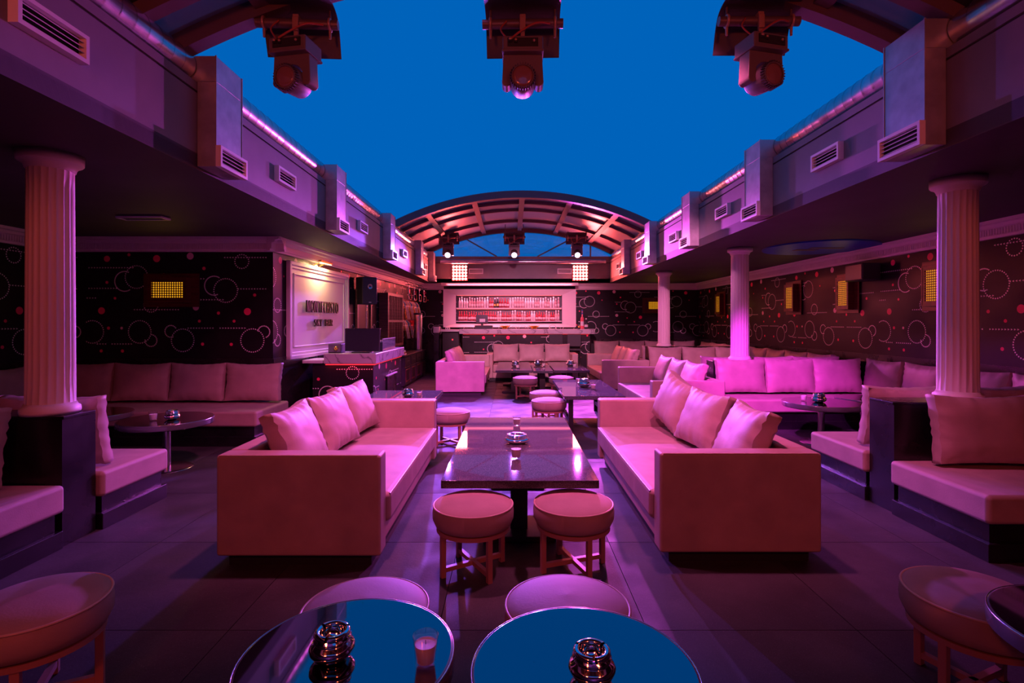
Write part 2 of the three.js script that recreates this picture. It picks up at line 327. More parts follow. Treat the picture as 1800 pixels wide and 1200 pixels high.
function ductBox(side, d, label) {                    // galvanised drop box over the fascia, side = +1 faces +x (left fascia)
  const x = side > 0 ? XL : XR;
  const o = thing('duct_box', label, 'air duct', [x, CEIL, -d - 0.19], side > 0 ? Math.PI / 2 : -Math.PI / 2, 'galvanised duct boxes over the fascias');
  mesh('casing', [BB(-0.19, 0.19, 0.02, TOP - CEIL + 0.004, 0.002, 0.145, 0.004), BB(-0.19, 0.19, TOP - CEIL + 0.004, 0.86, -0.27, 0.145, 0.004)], M.galvanised, o);
  for (const s of [-1, 1]) mesh('seam', BB(s * 0.19 - 0.004, s * 0.19 + 0.004, 0.12, 0.862, 0.14, 0.15), M.galvanised, o);
  const gr = new THREE.Group(); gr.name = 'grille'; gr.position.set(0, 0.10, 0.168); o.add(gr);
  louvre(gr, 0.40, 0.16, 0.04, 4);
}
const boxesL = [3.97, 6.70, 9.68, 12.9, 14.95], boxesR = [3.48, 5.79, 8.08, 10.45, 12.8];
boxesL.forEach((d, i) => ductBox(1, d, `galvanised duct box over left fascia, ${nearFar[i]} from the camera`));
boxesR.forEach((d, i) => ductBox(-1, d, `galvanised duct box over right fascia, ${nearFar[i]} from the camera`));
function spiralDuct(x, y, r, z0, z1, label, alongX) {
  const o = thing('spiral_duct', label, 'air duct');
  const n = Math.max(1, Math.round(Math.abs(z1 - z0) / 1.0));
  for (let k = 0; k < n; k++) {
    const a = z0 + (z1 - z0) * k / n, b = z0 + (z1 - z0) * (k + 1) / n, L = Math.abs(b - a), pts = [];
    for (let q = 0; q <= 8; q++) { const t = q / 8; pts.push([r, L * t], [r + 0.003, L * t + 0.004], [r, L * t + 0.008]); }
    const g = lathe([[r - 0.01, 0], ...pts.slice(0, -2), [r - 0.01, L]], 28);
    if (alongX) g.rotateZ(-Math.PI / 2).translate(Math.min(a, b), y, x); else g.rotateX(Math.PI / 2).translate(x, y, Math.min(a, b));
    mesh('section', g, M.duct, o);
  }
}
[[1, boxesR], [-1, boxesL]].forEach(([s, list]) => {
  const x = s > 0 ? XR + 0.125 : XL - 0.125, side = s > 0 ? 'right' : 'left', ends = [-1.0, ...list, 15.3];
  for (let k = 0; k + 1 < ends.length; k++) {
    const z0 = -(ends[k] + (k ? 0.385 : 0)), z1 = -(ends[k + 1] - 0.005);
    if (z0 - z1 > 0.3) spiralDuct(x, TOP + 0.128, 0.124, z0, z1, `silver spiral duct on ${side} fascia, ${['closest', 'second', 'third', 'fourth', 'fifth', 'last'][k]} stretch from the camera`);
  }
});
spiralDuct(ZB + 0.085, 3.27, 0.07, -2.1, 2.75, 'thin spiral duct along top of the back fascia', true);
{ const o = thing('ceiling_grille', 'slim dark grille set in the left bay ceiling', 'air grille', [-4.05, CEIL - 0.02, -7.15 + 1.4], 0);
  mesh('frame', [B(0.5, 0.02, 0.02, 0, 0, -0.07), B(0.5, 0.02, 0.02, 0, 0, 0.07), B(0.02, 0.02, 0.12, -0.24, 0, 0), B(0.02, 0.02, 0.12, 0.24, 0, 0)], M.whiteMetal, o);
  mesh('slot', B(0.46, 0.012, 0.12, 0, 0.004, 0), M.slotDark, o); }
{ const o = thing('painted_gobo_spot', 'blue gobo light spot painted as a disc on the right bay ceiling', 'painted light spot', [4.75, CEIL - 0.012, -8.1]);  // thin coloured disc stands in for a gobo light spot
  mesh('disc', cyl(0.8, 0.8, 0.02, 0, 0.002, 0, 48), M.goboBlue, o);
  mesh('gobo_logo', [B(0.5, 0.006, 0.10, 0.08, -0.011, 0.06), B(0.34, 0.006, 0.14, -0.12, -0.011, -0.16)], M.goboBrown, o); }

// ---------------------------------------------------------------- the retractable barrel roof: one half over the bar, one over the camera
const ACX = 0.22, AR = 6.1, ATOP = 4.275;
const arcY = (x) => ATOP - AR + Math.sqrt(AR * AR - (x - ACX) ** 2);
function arcSheet(rad, a0, a1, z0, z1, thick) {
  const s = new THREE.Shape(); s.absarc(0, 0, rad, a0, a1, false); s.absarc(0, 0, rad - thick, a1, a0, true);
  return new THREE.ExtrudeGeometry(s, { depth: z1 - z0, bevelEnabled: false, curveSegments: 18 }).translate(ACX, ATOP - AR, z0);
}
function barrel(label, sheet, zs, z0, z1) {
  const o = thing('roof_canopy', label, 'roof');
  const A = Math.asin(3.04 / AR), a0 = Math.PI / 2 - A, a1 = Math.PI / 2 + A;
  for (const [z, w, t] of zs) mesh('rib', arcSheet(AR, a0, a1, z - w / 2, z + w / 2, t), M.roofSteel, o);
  const n = 6, cuts = [];
  for (let k = 0; k <= n; k++) cuts.push(a0 + (a1 - a0) * k / n);
  for (let k = 1; k < n; k++) mesh('purlin', arcSheet(AR - 0.012, cuts[k] - 0.010, cuts[k] + 0.010, z0, z1, 0.09), M.roofSteel, o);
  const bays = zs.map((q) => q[0]).sort((p, q) => p - q);
  for (let b = 0; b + 1 < bays.length; b++) for (let k = 0; k < n; k++) mesh('panel', arcSheet(AR - 0.02, cuts[k] + 0.007, cuts[k + 1] - 0.007, bays[b], bays[b + 1], 0.008), bays[b] < -3.8 && bays[b] > -4 ? M.polycarb : sheet, o);
  return o;
}
const farRoof = barrel('arched brown steel roof with translucent panels over the bar', M.polycarb, [[-11.1, 0.14, 0.15], [-11.9, 0.09, 0.10], [-12.7, 0.07, 0.09], [-14.05, 0.07, 0.10], [-15.4, 0.10, 0.14]], -15.4, -11.1);
barrel('arched roof half over the foreground with panels darkened to block sky', M.skyBlock, [[-3.9, 0.12, 0.15], [-3.5, 0.10, 0.12], [-1.6, 0.1, 0.12], [0.1, 0.1, 0.12], [1.3, 0.1, 0.12]], -3.9, 1.3);  // panels behind the front bay are added dark, to hold back sky light
{ // glazed gable over the back fascia
  const o = thing('gable_window', 'glazed arched gable with diagonal struts above the bar', 'window');
  const s = new THREE.Shape(), A = Math.asin(2.75 / AR); s.absarc(0, 0, AR - 0.1, Math.PI / 2 - A, Math.PI / 2 + A, false);
  const GB = 3.44, yb = GB - (ATOP - AR);
  const pts = s.getPoints(24), sh = new THREE.Shape(pts);
  sh.lineTo(pts[pts.length - 1].x, yb); sh.lineTo(pts[0].x, yb);
  mesh('pane', new THREE.ExtrudeGeometry(sh, { depth: 0.008, bevelEnabled: false }).translate(ACX, ATOP - AR, ZB - 0.06), M.glass, o);
  mesh('strut', bar([-1.35, arcY(-1.35) - 0.12, ZB - 0.03], [-0.45, GB, ZB - 0.03], 0.035, 0.035), M.roofSteel, o);
  mesh('strut', bar([1.75, arcY(1.75) - 0.12, ZB - 0.03], [0.75, GB, ZB - 0.03], 0.035, 0.035), M.roofSteel, o);
  mesh('sill', BB(-2.5, 2.95, TOP, GB, ZB - 0.14, ZB - 0.01), M.fascia, o);
  mesh('mullion', BB(2.3, 2.34, GB, arcY(2.32) - 0.1, ZB - 0.05, ZB - 0.02), M.roofSteel, o);
}

// ---------------------------------------------------------------- stage lamps
function movingHead(name, label, pos, { yaw = 0, tilt = 0.5, swing = 0, lens = M.lensOff, roll = 0, group } = {}) {
  const o = thing(name, label, 'stage light', pos, yaw, group);          // origin: the pipe's centre
  mesh('pipe', new THREE.CylinderGeometry(0.034, 0.034, 0.60, 20).rotateZ(Math.PI / 2), M.lampPipe, o);
  const up = arcY(pos[0]) - 0.15 - pos[1];
  for (const s of [-1, 1]) mesh('hanger', rod([s * 0.24, 0.03, 0], [s * 0.24, Math.max(up, 0.1), 0], 0.009), M.lampPipe, o);
  for (const s of [-1, 1]) mesh('clamp', [new THREE.TorusGeometry(0.04, 0.011, 8, 20).rotateY(Math.PI / 2).translate(s * 0.24, 0, 0), cyl(0.012, 0.009, 0.07, s * 0.24, -0.07, 0, 10)], M.clamp, o);
  { // rain cover: a bent sheet over and behind the pipe
    const c = new THREE.CatmullRomCurve3([[0, 0.085, 0.20], [0, 0.11, 0.06], [0, 0.08, -0.06], [0, 0, -0.12], [0, -0.17, -0.17]].map((p) => new THREE.Vector3(...p)));
    const s = new THREE.Shape(), pp = c.getPoints(20);
    pp.forEach((p, i) => (i ? s.lineTo(p.z, p.y) : s.moveTo(p.z, p.y))); pp.reverse().forEach((p) => s.lineTo(p.z + 0.004, p.y + 0.006));
    mesh('rain_cover', new THREE.ExtrudeGeometry(s, { depth: 0.56, bevelEnabled: false }).rotateY(-Math.PI / 2).translate(0.28, 0, 0), M.tray, o);
  }
  mesh('hook_clamp', [B(0.045, 0.10, 0.03, 0, -0.02, 0.035, 0.006), B(0.045, 0.03, 0.08, 0, 0.04, 0, 0.006), B(0.03, 0.12, 0.02, 0, -0.10, 0.02)], M.clamp, o);
  const body = new THREE.Group(); body.name = 'fixture'; body.position.set(0, -0.16, 0.03); body.rotation.y = swing; o.add(body);
  mesh('base_box', [B(0.29, 0.11, 0.22, 0, -0.055, 0, 0.012), B(0.30, 0.018, 0.23, 0, -0.105, 0, 0.006)], M.lampBody, body);
  mesh('socket_plate', [B(0.22, 0.06, 0.01, 0, -0.05, 0.113), cyl(0.016, 0.016, 0.02, -0.09, -0.045, 0.12, 14).rotateX(0), B(0.04, 0.02, 0.014, 0.08, -0.05, 0.116), cyl(0.012, 0.012, 0.02, -0.05, -0.05, 0.12, 14)], M.slotDark, body);
  mesh('connector', [new THREE.SphereGeometry(0.014, 12, 8).translate(-0.09, -0.035, 0.125), new THREE.SphereGeometry(0.011, 12, 8).translate(-0.05, -0.04, 0.125), new THREE.SphereGeometry(0.010, 12, 8).translate(0.08, -0.045, 0.125)], M.clamp, body);
  // yoke
  const ys = new THREE.Shape(); ys.moveTo(-0.135, 0); ys.lineTo(0.135, 0); ys.lineTo(0.145, -0.19); ys.absarc(0.118, -0.19, 0.028, 0, -Math.PI, true); ys.lineTo(0.09, -0.12); ys.absarc(0, -0.16, 0.098, 0.42, Math.PI - 0.42, false); ys.lineTo(-0.09, -0.19); ys.absarc(-0.118, -0.19, 0.028, 0, -Math.PI, true); ys.lineTo(-0.145, -0.19);
  mesh('yoke', new THREE.ExtrudeGeometry(ys, { depth: 0.10, bevelEnabled: true, bevelSize: 0.006, bevelThickness: 0.006, bevelSegments: 2 }).translate(0, -0.115, -0.05), M.lampBody, body);
  const head = new THREE.Group(); head.name = 'head'; head.position.set(0, -0.295, 0.02); head.rotation.x = tilt; body.add(head);
  const shell = [[0, -0.12], [0.07, -0.12], [0.09, -0.09], [0.094, 0.0], [0.094, 0.075], [0.085, 0.085], [0.082, 0.12], [0.074, 0.122], [0.074, 0.112]];
  mesh('shell', lathe(shell, 32).rotateX(Math.PI / 2), M.lampBody, head);
  const fins = []; for (let k = 0; k < 30; k++) { const a = k / 30 * 2 * Math.PI; fins.push(B(0.006, 0.012, 0.035, 0, 0.088, 0.10).rotateZ(a)); }
  const fm = mesh('cooling_fins', fins, M.lampFin, head); fm.userData.kind = 'stuff';
  mesh('lens', lathe([[0, 0.118], [0.03, 0.117], [0.032, 0.113], [0.05, 0.114], [0.074, 0.110], [0.074, 0.10], [0, 0.10]], 32).rotateX(Math.PI / 2), lens, head);
  mesh('cable', tube([[0.20, -0.02, 0.035], [0.10, -0.05, 0.10], [-0.02, -0.13, 0.13], [-0.08, -0.19, 0.155]], 0.008, 24), M.cable, o);
  mesh('cable', tube([[-0.12, 0.0, 0.04], [-0.16, -0.08, 0.08], [-0.12, -0.16, 0.12], [-0.09, -0.20, 0.155]], 0.006, 24), M.cable, o);
  o.updateMatrixWorld(true);
  return { o, head };
}
function spot(pos, target, { color, power }, angle, penumbra, radius = 3) {
  const l = new THREE.SpotLight(color, power, 0, angle, penumbra, 2);
  l.position.set(...pos); l.target.position.set(...target); l.castShadow = true; l.shadow.radius = radius; l.shadow.mapSize.set(1024, 1024);
  l.name = 'spot'; scene.add(l, l.target);
  return l;
}
movingHead('moving_head', 'unlit moving head lamp hanging at top left of the sky', [-1.60, 3.72, -3.9], { swing: -0.25, tilt: 0.10, yaw: 0.06, group: 'unlit moving heads under the open roof' });
movingHead('moving_head', 'unlit moving head lamp hanging at top centre of the sky', [0.08, 3.72, -3.9], { swing: 0.02, tilt: 0.05, yaw: -0.03, group: 'unlit moving heads under the open roof' });
movingHead('moving_head', 'unlit moving head lamp hanging at top right of the sky', [1.84, 3.74, -3.9], { swing: 0.25, tilt: 0.08, yaw: 0.0, group: 'unlit moving heads under the open roof' });
[[-1.71, 'lit violet moving head lamp hanging over the bar, left one', M.glowViolet, LIGHT.farLeft, [-0.6, 0, -3.2]],
 [0.06, 'lit violet moving head lamp hanging over the bar, middle one', M.glowViolet, LIGHT.farMid, [0.06, 0, -4.0]],
 [1.74, 'lit pinkish moving head lamp hanging over the bar, right one', M.glowPink, LIGHT.farRight, [0.9, 0, -3.2]]].forEach(([x, label, lens, L, t]) => {
  const { head } = movingHead('moving_head', label, [x, 3.78, -14.05], { tilt: 0.42, lens, group: 'lit moving heads over the bar' });
  const p = new THREE.Vector3(0, 0, 0.145).applyMatrix4(head.matrixWorld);
  spot(p.toArray(), t, L, x > 1 ? 0.66 : 0.5, 0.6);
});
// par cans on the near roof rib, above the picture: the magenta wash
function parCan(label, pos, target, L, angle, pen, lens = M.glowMagenta) {
  const o = thing('par_can', label, 'stage light', pos, 0, 'par cans on the near roof rib');
  const dir = new THREE.Vector3(...target).sub(new THREE.Vector3(...pos)).normalize();
  const q = new THREE.Quaternion().setFromUnitVectors(new THREE.Vector3(0, 0, 1), dir);
  const c = new THREE.Group(); c.name = 'can'; c.quaternion.copy(q); o.add(c);
  mesh('barrel', lathe([[0, -0.14], [0.06, -0.14], [0.085, -0.08], [0.085, 0.10], [0.078, 0.10], [0.078, 0.02]], 28).rotateX(Math.PI / 2), M.lampBody, c);
  mesh('lens', cyl(0.077, 0.077, 0.01, 0, 0, 0, 28).rotateX(Math.PI / 2).translate(0, 0, 0.03), lens, c);
  const up = arcY(pos[0]) - 0.14 - pos[1];
  mesh('bracket', [B(0.20, 0.012, 0.03, 0, 0.12, 0), B(0.012, 0.13, 0.03, 0.1, 0.06, 0), B(0.012, 0.13, 0.03, -0.1, 0.06, 0), rod([0, 0.12, 0], [0, 0.14, -0.17], 0.012)], M.lampBody, o);
  const p = new THREE.Vector3(...pos).addScaledVector(dir, 0.115);
  spot(p.toArray(), target, L, angle, pen, 4);
}
parCan('magenta par can above the left foreground sofa', [-0.75, 3.97, -3.68], [-0.8, 0, -5.6], LIGHT.wash, 0.9, 0.45);
parCan('magenta par can above the right foreground sofa', [1.15, 3.97, -3.68], [1.2, 0, -5.6], LIGHT.wash, 0.9, 0.45);
parCan('magenta par can aimed at the right booth bench', [0.5, 3.97, -3.68], [3.75, 0.5, -7.7], LIGHT.beamRight, 0.22, 0.5);
parCan('magenta par can aimed at the left back sofa', [-0.2, 3.97, -3.68], [-1.35, 0.35, -10.4], LIGHT.beamLeft, 0.17, 0.5);
parCan('added unseen pink lamp aimed at the bar', [0.25, 3.97, -3.68], [0.5, 1.1, -14.2], LIGHT.barFill, 0.25, 0.5);
parCan('added unseen pink lamp aimed at the back right booths', [0.85, 3.97, -3.68], [3.9, 0.8, -12.2], LIGHT.boothFill, 0.2, 0.6);
// 5 x 5 blinder panels
function blinder(label, pos, turn, L, glow) {
  const o = thing('lamp_panel', label, 'stage light', pos, turn, 'square panels of 25 round lamps');
  mesh('housing', B(0.47, 0.47, 0.05, 0, 0, 0.025, 0.01), M.redSpillHousing, o);
  const g = metreUV(lathe([[0, 0.03], [0.02, 0.026], [0.031, 0.014], [0.037, 0], [0, 0]], 16).rotateX(Math.PI / 2));
  for (let i = 0; i < 5; i++) for (let k = 0; k < 5; k++) shared('lamp', g, glow, o).position.set((i - 2) * 0.09, (k - 2) * 0.09, 0.05);
  const l = new THREE.RectAreaLight(L.color, L.power, 0.44, 0.44);
  l.name = 'panel_light'; o.add(l); l.position.set(0, 0, 0.10); l.rotation.y = Math.PI;
}
blinder('square panel of 25 glowing lamps on back fascia, left of the bar', [-1.54, 2.95, ZB], 0, LIGHT.blinderFar, M.glowWhite);
blinder('square panel of 25 glowing lamps on back fascia, right of the bar', [2.01, 2.95, ZB], 0, LIGHT.blinderFar, M.glowWhite);
blinder('square panel of 25 red lamps on rear fascia behind the left sofa', [-1.54, 2.98, ZRF], Math.PI, LIGHT.blinderNear, M.glowRed);
blinder('square panel of 25 red lamps on rear fascia behind the right sofa', [2.01, 2.98, ZRF], Math.PI, LIGHT.blinderNear, M.glowRed);

// ---------------------------------------------------------------- columns
function flutedShaft(h, r0, r1) {
  const n = 20, m = 6, rows = 12, pos = [], idx = [];
  for (let j = 0; j <= rows; j++) {
    const t = j / rows, fade = Math.min(1, Math.min(t, 1 - t) / 0.03), r = r0 + (r1 - r0) * t;
    for (let i = 0; i < n * m; i++) { const a = i / (n * m) * 2 * Math.PI, f = (i % m) / m, d = Math.sin(f * Math.PI); const q = r * (1 - 0.085 * fade * Math.pow(d, 0.7)); pos.push(q * Math.cos(a), t * h, q * Math.sin(a)); }
  }
  const N = n * m;
  for (let j = 0; j < rows; j++) for (let i = 0; i < N; i++) { const a = j * N + i, b = j * N + (i + 1) % N; idx.push(a, a + N, b, b, a + N, b + N); }
  const g = new THREE.BufferGeometry(); g.setAttribute('position', new THREE.Float32BufferAttribute(pos, 3)); g.setIndex(idx); g.computeVertexNormals();
  return g;
}
function column(label, x, z, y0) {
  const o = thing('fluted_column', label, 'column', [x, y0, z], 0, 'white fluted columns');
  const H = CEIL - y0;
  mesh('shaft', flutedShaft(H - 0.16, 0.138, 0.130).translate(0, 0.06, 0), M.column, o);
  mesh('base', lathe([[0, 0], [0.165, 0], [0.168, 0.02], [0.165, 0.045], [0.15, 0.055], [0.142, 0.075], [0, 0.075]], 40), M.column, o);
  mesh('capital', lathe([[0.125, 0], [0.138, 0.004], [0.142, 0.02], [0.15, 0.035], [0.165, 0.048], [0.178, 0.052], [0.185, 0.06], [0.187, 0.115], [0, 0.115]], 40).translate(0, H - 0.115, 0), M.column, o);
}
column('white fluted column on low dark wall, left foreground', -3.2, -3.63, 0.87);
column('white fluted column on low dark wall, right foreground', 3.62, -4.25, 0.87);
column('white fluted column behind the bright magenta bench', 3.57, -8.2, 0.90);
column('farthest white fluted column, near the back wall', 3.5, -12.05, 0.94);

// ---------------------------------------------------------------- cushions
function pillowGeo(W, H, T, s) {
  const nx = 22, ny = 16, pos = [], idx = [];
  const ease = (a) => 1 - Math.pow(Math.abs(a), 3.4);
  const P = (u, v, side) => {
    const e = ease(u) * ease(v), nrm = Math.min(1 - Math.abs(u), 1 - Math.abs(v));
    let z = T * 0.5 * (0.42 + 0.58 * Math.pow(Math.max(e, 0), 0.7));
    const rim = Math.exp(-(1 - Math.abs(v)) * 4.5), rimU = Math.exp(-(1 - Math.abs(u)) * 6);
    z += 0.0115 * rim * Math.sin(u * 26 + s * 3 + Math.sin(u * 7 + s) * 2.2) * (1 - Math.abs(u) ** 6);
    z += 0.0085 * rimU * Math.sin(v * 17 + s * 5 + Math.sin(v * 5 + s * 2) * 2) * (1 - Math.abs(v) ** 6);
    z += 0.010 * (fbm((u + 1) * 2 + s * 3.1, (v + 1) * 2 + s, 64, 7 + s, 2) - 0.5);
    const x = W / 2 * u * (1 - 0.045 * (1 - v * v)), y = H / 2 * v * (1 - 0.05 * (1 - u * u)) - 0.012 * (1 - u * u) * (v > 0 ? v : 0);
    return [x, y + H / 2, side * z];
  };
  for (const side of [1, -1]) {
    const o = pos.length / 3;
    for (let j = 0; j <= ny; j++) for (let i = 0; i <= nx; i++) pos.push(...P(-1 + 2 * i / nx, -1 + 2 * j / ny, side));
    for (let j = 0; j < ny; j++) for (let i = 0; i < nx; i++) { const a = o + j * (nx + 1) + i, b = a + 1, c = a + nx + 1, d = c + 1; if (side > 0) idx.push(a, b, c, b, d, c); else idx.push(a, c, b, b, c, d); }
  }
  const edge = []; for (let i = 0; i < nx; i++) edge.push([-1 + 2 * i / nx, -1]); for (let j = 0; j < ny; j++) edge.push([1, -1 + 2 * j / ny]); for (let i = 0; i < nx; i++) edge.push([1 - 2 * i / nx, 1]); for (let j = 0; j < ny; j++) edge.push([-1, 1 - 2 * j / ny]);
  const o = pos.length / 3, K = 4;
  edge.forEach(([u, v], n) => { const f = P(u, v, 1), b = P(u, v, -1); for (let k = 0; k <= K; k++) { const t = k / K, bulge = 1 + 0.018 * Math.sin(t * Math.PI) + 0.010 * Math.sin(n * 1.7 + s) * Math.sin(t * Math.PI); pos.push(f[0] * bulge, (f[1] - H / 2) * bulge + H / 2, f[2] + (b[2] - f[2]) * t); } });
  for (let n = 0; n < edge.length; n++) for (let k = 0; k < K; k++) { const a = o + n * (K + 1) + k, b = o + ((n + 1) % edge.length) * (K + 1) + k; idx.push(a, a + 1, b, b, a + 1, b + 1); }
  const g = new THREE.BufferGeometry(); g.setAttribute('position', new THREE.Float32BufferAttribute(pos, 3)); g.setIndex(idx); g.computeVertexNormals();
  return metreUV(g);
}
const sofaPillows = [1, 2, 3].map((s) => pillowGeo(0.67, 0.48, 0.205, s));
const benchPillows = [4, 5, 6, 7].map((s) => pillowGeo(0.735, 0.51, 0.215, s));
let pillowNo = 0;
// a cushion standing on a seat: pos = middle of its lower edge; turn = the way its face looks; lean back
function cushion(kind, pos, turn, lean, label, group, roll = 0) {
  const list = kind === 'sofa' ? sofaPillows : benchPillows;
  const m = shared('cushion', list[pillowNo++ % list.length], M.leather, scene);
  m.rotation.order = 'YXZ'; m.rotation.set(-lean, turn, roll); m.position.set(...pos);
  return tag(m, label, 'cushion', group);
}

// ---------------------------------------------------------------- sofas
function sofa(label, x, z, turn, L = 2.38) {
  const o = thing('sofa', label, 'sofa', [x, 0, z], turn, 'boxy beige leather sofas');
  const h = L / 2, a = 0.15;
  mesh('plinth', BB(-h + 0.06, h - 0.06, 0, 0.08, -0.45, 0.43), M.plinth, o);
  mesh('arm', BB(-h, -h + a, 0.075, 0.69, -0.5, 0.5, 0.018), M.leather, o);
  mesh('arm', BB(h - a, h, 0.075, 0.69, -0.5, 0.5, 0.018), M.leather, o);
  mesh('backrest', BB(-h + a, h - a, 0.075, 0.69, -0.5, -0.35, 0.018), M.leather, o);
  mesh('front_panel', BB(-h + a, h - a, 0.075, 0.225, -0.34, 0.465, 0.012), M.leather, o);
  // seat cushion with a soft crown
  const w = L - 2 * a - 0.008, d = 0.875, g = new RoundedBoxGeometry(w, 0.19, d, 5, 0.035), nn = [];
  const seatTop = new THREE.PlaneGeometry(w - 0.07, d - 0.07, 30, 12).rotateX(-Math.PI / 2), p = seatTop.attributes.position;
  for (let i = 0; i < p.count; i++) { const u = p.getX(i) / (w / 2 - 0.035), v = p.getZ(i) / (d / 2 - 0.035), e = Math.max(0, (1 - u ** 4) * (1 - v ** 4)); p.setY(i, 0.0955 + e * (0.012 + 0.008 * (fbm(u * 3 + 5 + x, v * 2 + 5, 64, 4, 3) - 0.5))); }
  seatTop.computeVertexNormals();
  const sc = mesh('seat_cushion', [g, seatTop], M.seat, o); sc.position.set(0, 0.32, 0.0865);
  mesh('piping', tube([[-w / 2 + 0.02, 0.402, 0.517], [0, 0.402, 0.517], [w / 2 - 0.02, 0.402, 0.517]], 0.006, 8, 6), M.piping, o);
  mesh('piping', [rod([-h + 0.004, 0.688, -0.48], [-h + 0.004, 0.688, 0.48], 0.005), rod([h - 0.004, 0.688, -0.48], [h - 0.004, 0.688, 0.48], 0.005)], M.piping, o);
  o.updateMatrixWorld(true);
  return o;
}
function onSofa(o, u, lean, label, group, twist = 0, roll = 0, out = 0) {    // u metres along the sofa, local x
  const p = new THREE.Vector3(u, 0.455 + Math.abs(Math.sin(roll)) * 0.22, -0.125 + out).applyMatrix4(o.matrixWorld);
  cushion('sofa', [p.x, p.y, p.z], o.rotation.y + twist, lean, label, group, roll);
}
const sofaL = sofa('boxy beige leather sofa in the left foreground', -1.30, -4.37, Math.PI / 2);
const sofaR = sofa('boxy beige leather sofa in the right foreground', 1.415, -4.42, -Math.PI / 2);
const sofaR2 = sofa('boxy leather sofa behind the right foreground sofa', 2.425, -8.36, -Math.PI / 2);
const sofaR3 = sofa('boxy leather sofa farthest back on the right side', 2.425, -12.3, -Math.PI / 2);
const sofaL3 = sofa('boxy leather sofa at back left beside the bar', -1.06, -11.85, Math.PI / 2);
const sofaB = sofa('boxy leather sofa facing the camera in front of the bar', 0.52, -13.80, 0, 2.32);
[['nearest', -0.66, 0.06], ['middle', 0.02, -0.05], ['farthest', 0.68, -0.09]].forEach(([w, u, t]) => onSofa(sofaL, u, 0.40, `${w} of three cushions on the left foreground sofa`, 'cushions of the left foreground sofa', t));
onSofa(sofaR, 0.69, 0.44, 'nearest of three cushions on the right foreground sofa', 'cushions of the right foreground sofa', -0.12, 0.02);
onSofa(sofaR, 0.0, 0.38, 'middle of three cushions on the right foreground sofa', 'cushions of the right foreground sofa', 0.10);
onSofa(sofaR, -0.67, 0.34, 'farthest, tilted cushion on the right foreground sofa', 'cushions of the right foreground sofa', 0.16, -0.2, 0.04);
const three = (o, name, us) => ['nearest', 'middle', 'farthest'].forEach((w, i) => onSofa(o, us[i], 0.36, `${w} of three cushions on the ${name}`, `cushions of the ${name}`, rr(-0.06, 0.06)));
three(sofaR2, 'sofa behind the right foreground sofa', [0.69, 0, -0.69]);
three(sofaR3, 'farthest right sofa', [0.69, 0, -0.69]);
three(sofaL3, 'back left sofa', [-0.69, 0, 0.69]);
['left', 'middle', 'right'].forEach((w, i) => onSofa(sofaB, (i - 1) * 0.69, 0.3, `${w} of three cushions on the sofa before the bar`, 'cushions of the sofa before the bar'));

// ---------------------------------------------------------------- built-in booth benches
function bench(label, x0, x1, z0, z1) {
  const o = thing('booth_bench', label, 'bench');
  mesh('base', BB(x0 + 0.04, x1 - 0.04, 0, 0.235, z0 + 0.04, z1 - 0.04), M.lacquer, o);
  mesh('kickboard', [BB(x0 + 0.01, x1 - 0.01, 0, 0.115, z0 + 0.01, z1 - 0.01, 0.004)], M.lacquer, o);
  mesh('seat_pad', BB(x0, x1, 0.235, 0.42, z0, z1, 0.03), M.seat, o);
}
function lowWall(label, x0, x1, z0, z1, h) {
  const o = thing('booth_divider', label, 'low wall');
  mesh('panel', BB(x0, x1, 0, h - 0.02, z0, z1), M.lacquer, o);
  mesh('cap', BB(x0 - 0.006, x1 + 0.006, h - 0.02, h, z0 + 0.004, z1 - 0.004, 0.004), M.lacquer, o);
}
// cushion rows; face: 'n' looks towards the camera, 'f' away, 'l' / 'r' towards -x / +x
function row(face, fixed, list, place) {
  const g = 'cushions on the ' + place, ord = ['first', 'second', 'third', 'fourth', 'fifth', 'sixth'];
  list.forEach((c, i) => {
    const lab = `${ord[i]} cushion from the aisle end on the ${place}`;
    const far = `${ord[i]} cushion, counted from the camera, on the ${place}`;
    if (face === 'n') cushion('bench', [c, 0.442, fixed + 0.195], rr(-0.04, 0.04), 0.14, lab, g);
    if (face === 'f') cushion('bench', [c, 0.442, fixed - 0.195], Math.PI + rr(-0.04, 0.04), 0.14, lab, g);
    if (face === 'l') cushion('bench', [fixed - 0.195, 0.442, c], -Math.PI / 2 + rr(-0.05, 0.05), 0.14, far, g);
    if (face === 'r') cushion('bench', [fixed + 0.195, 0.442, c], Math.PI / 2 + rr(-0.05, 0.05), 0.14, far, g);
  });
}
// right side
lowWall('low dark wall carrying the right foreground column', 3.0, 5.58, -4.39, -4.11, 0.87);
lowWall('low dark wall behind the bright magenta bench', 3.1, 5.58, -8.34, -8.06, 0.90);
lowWall('low dark wall carrying the farthest column', 3.1, 5.58, -12.19, -11.91, 0.94);
bench('padded bench at right edge of the foreground', 2.96, 5.58, -4.105, -3.25);
bench('padded bench end just behind the right low wall', 2.96, 4.94, -5.2, -4.395);
bench('padded bench along right wall of the near right booth', 4.95, 5.58, -8.05, -4.395);
bench('bright magenta lit bench facing the camera at right', 3.05, 4.94, -8.05, -7.3);
bench('padded bench back to back behind the bright magenta bench', 3.05, 4.72, -9.1, -8.345);
bench('padded bench along right wall of the second right booth', 4.73, 5.58, -11.9, -8.345);
bench('mauve padded bench in front of the farthest column', 3.05, 4.72, -11.9, -11.15);
bench('padded bench back to back behind the farthest column', 3.05, 4.72, -12.95, -12.195);
bench('padded bench along right wall of the last booth', 4.73, 5.58, -14.8, -12.195);
bench('padded bench along the back wall right of the bar', 2.35, 5.58, -15.73, -14.85);
row('n', -4.105, [3.55, 4.32, 5.08], 'right foreground bench');
row('f', -4.395, [3.42, 4.18], 'bench behind the right low wall');
row('l', 5.56, [-5.26, -6.05, -6.83, -7.61], 'right wall bench of the near booth');
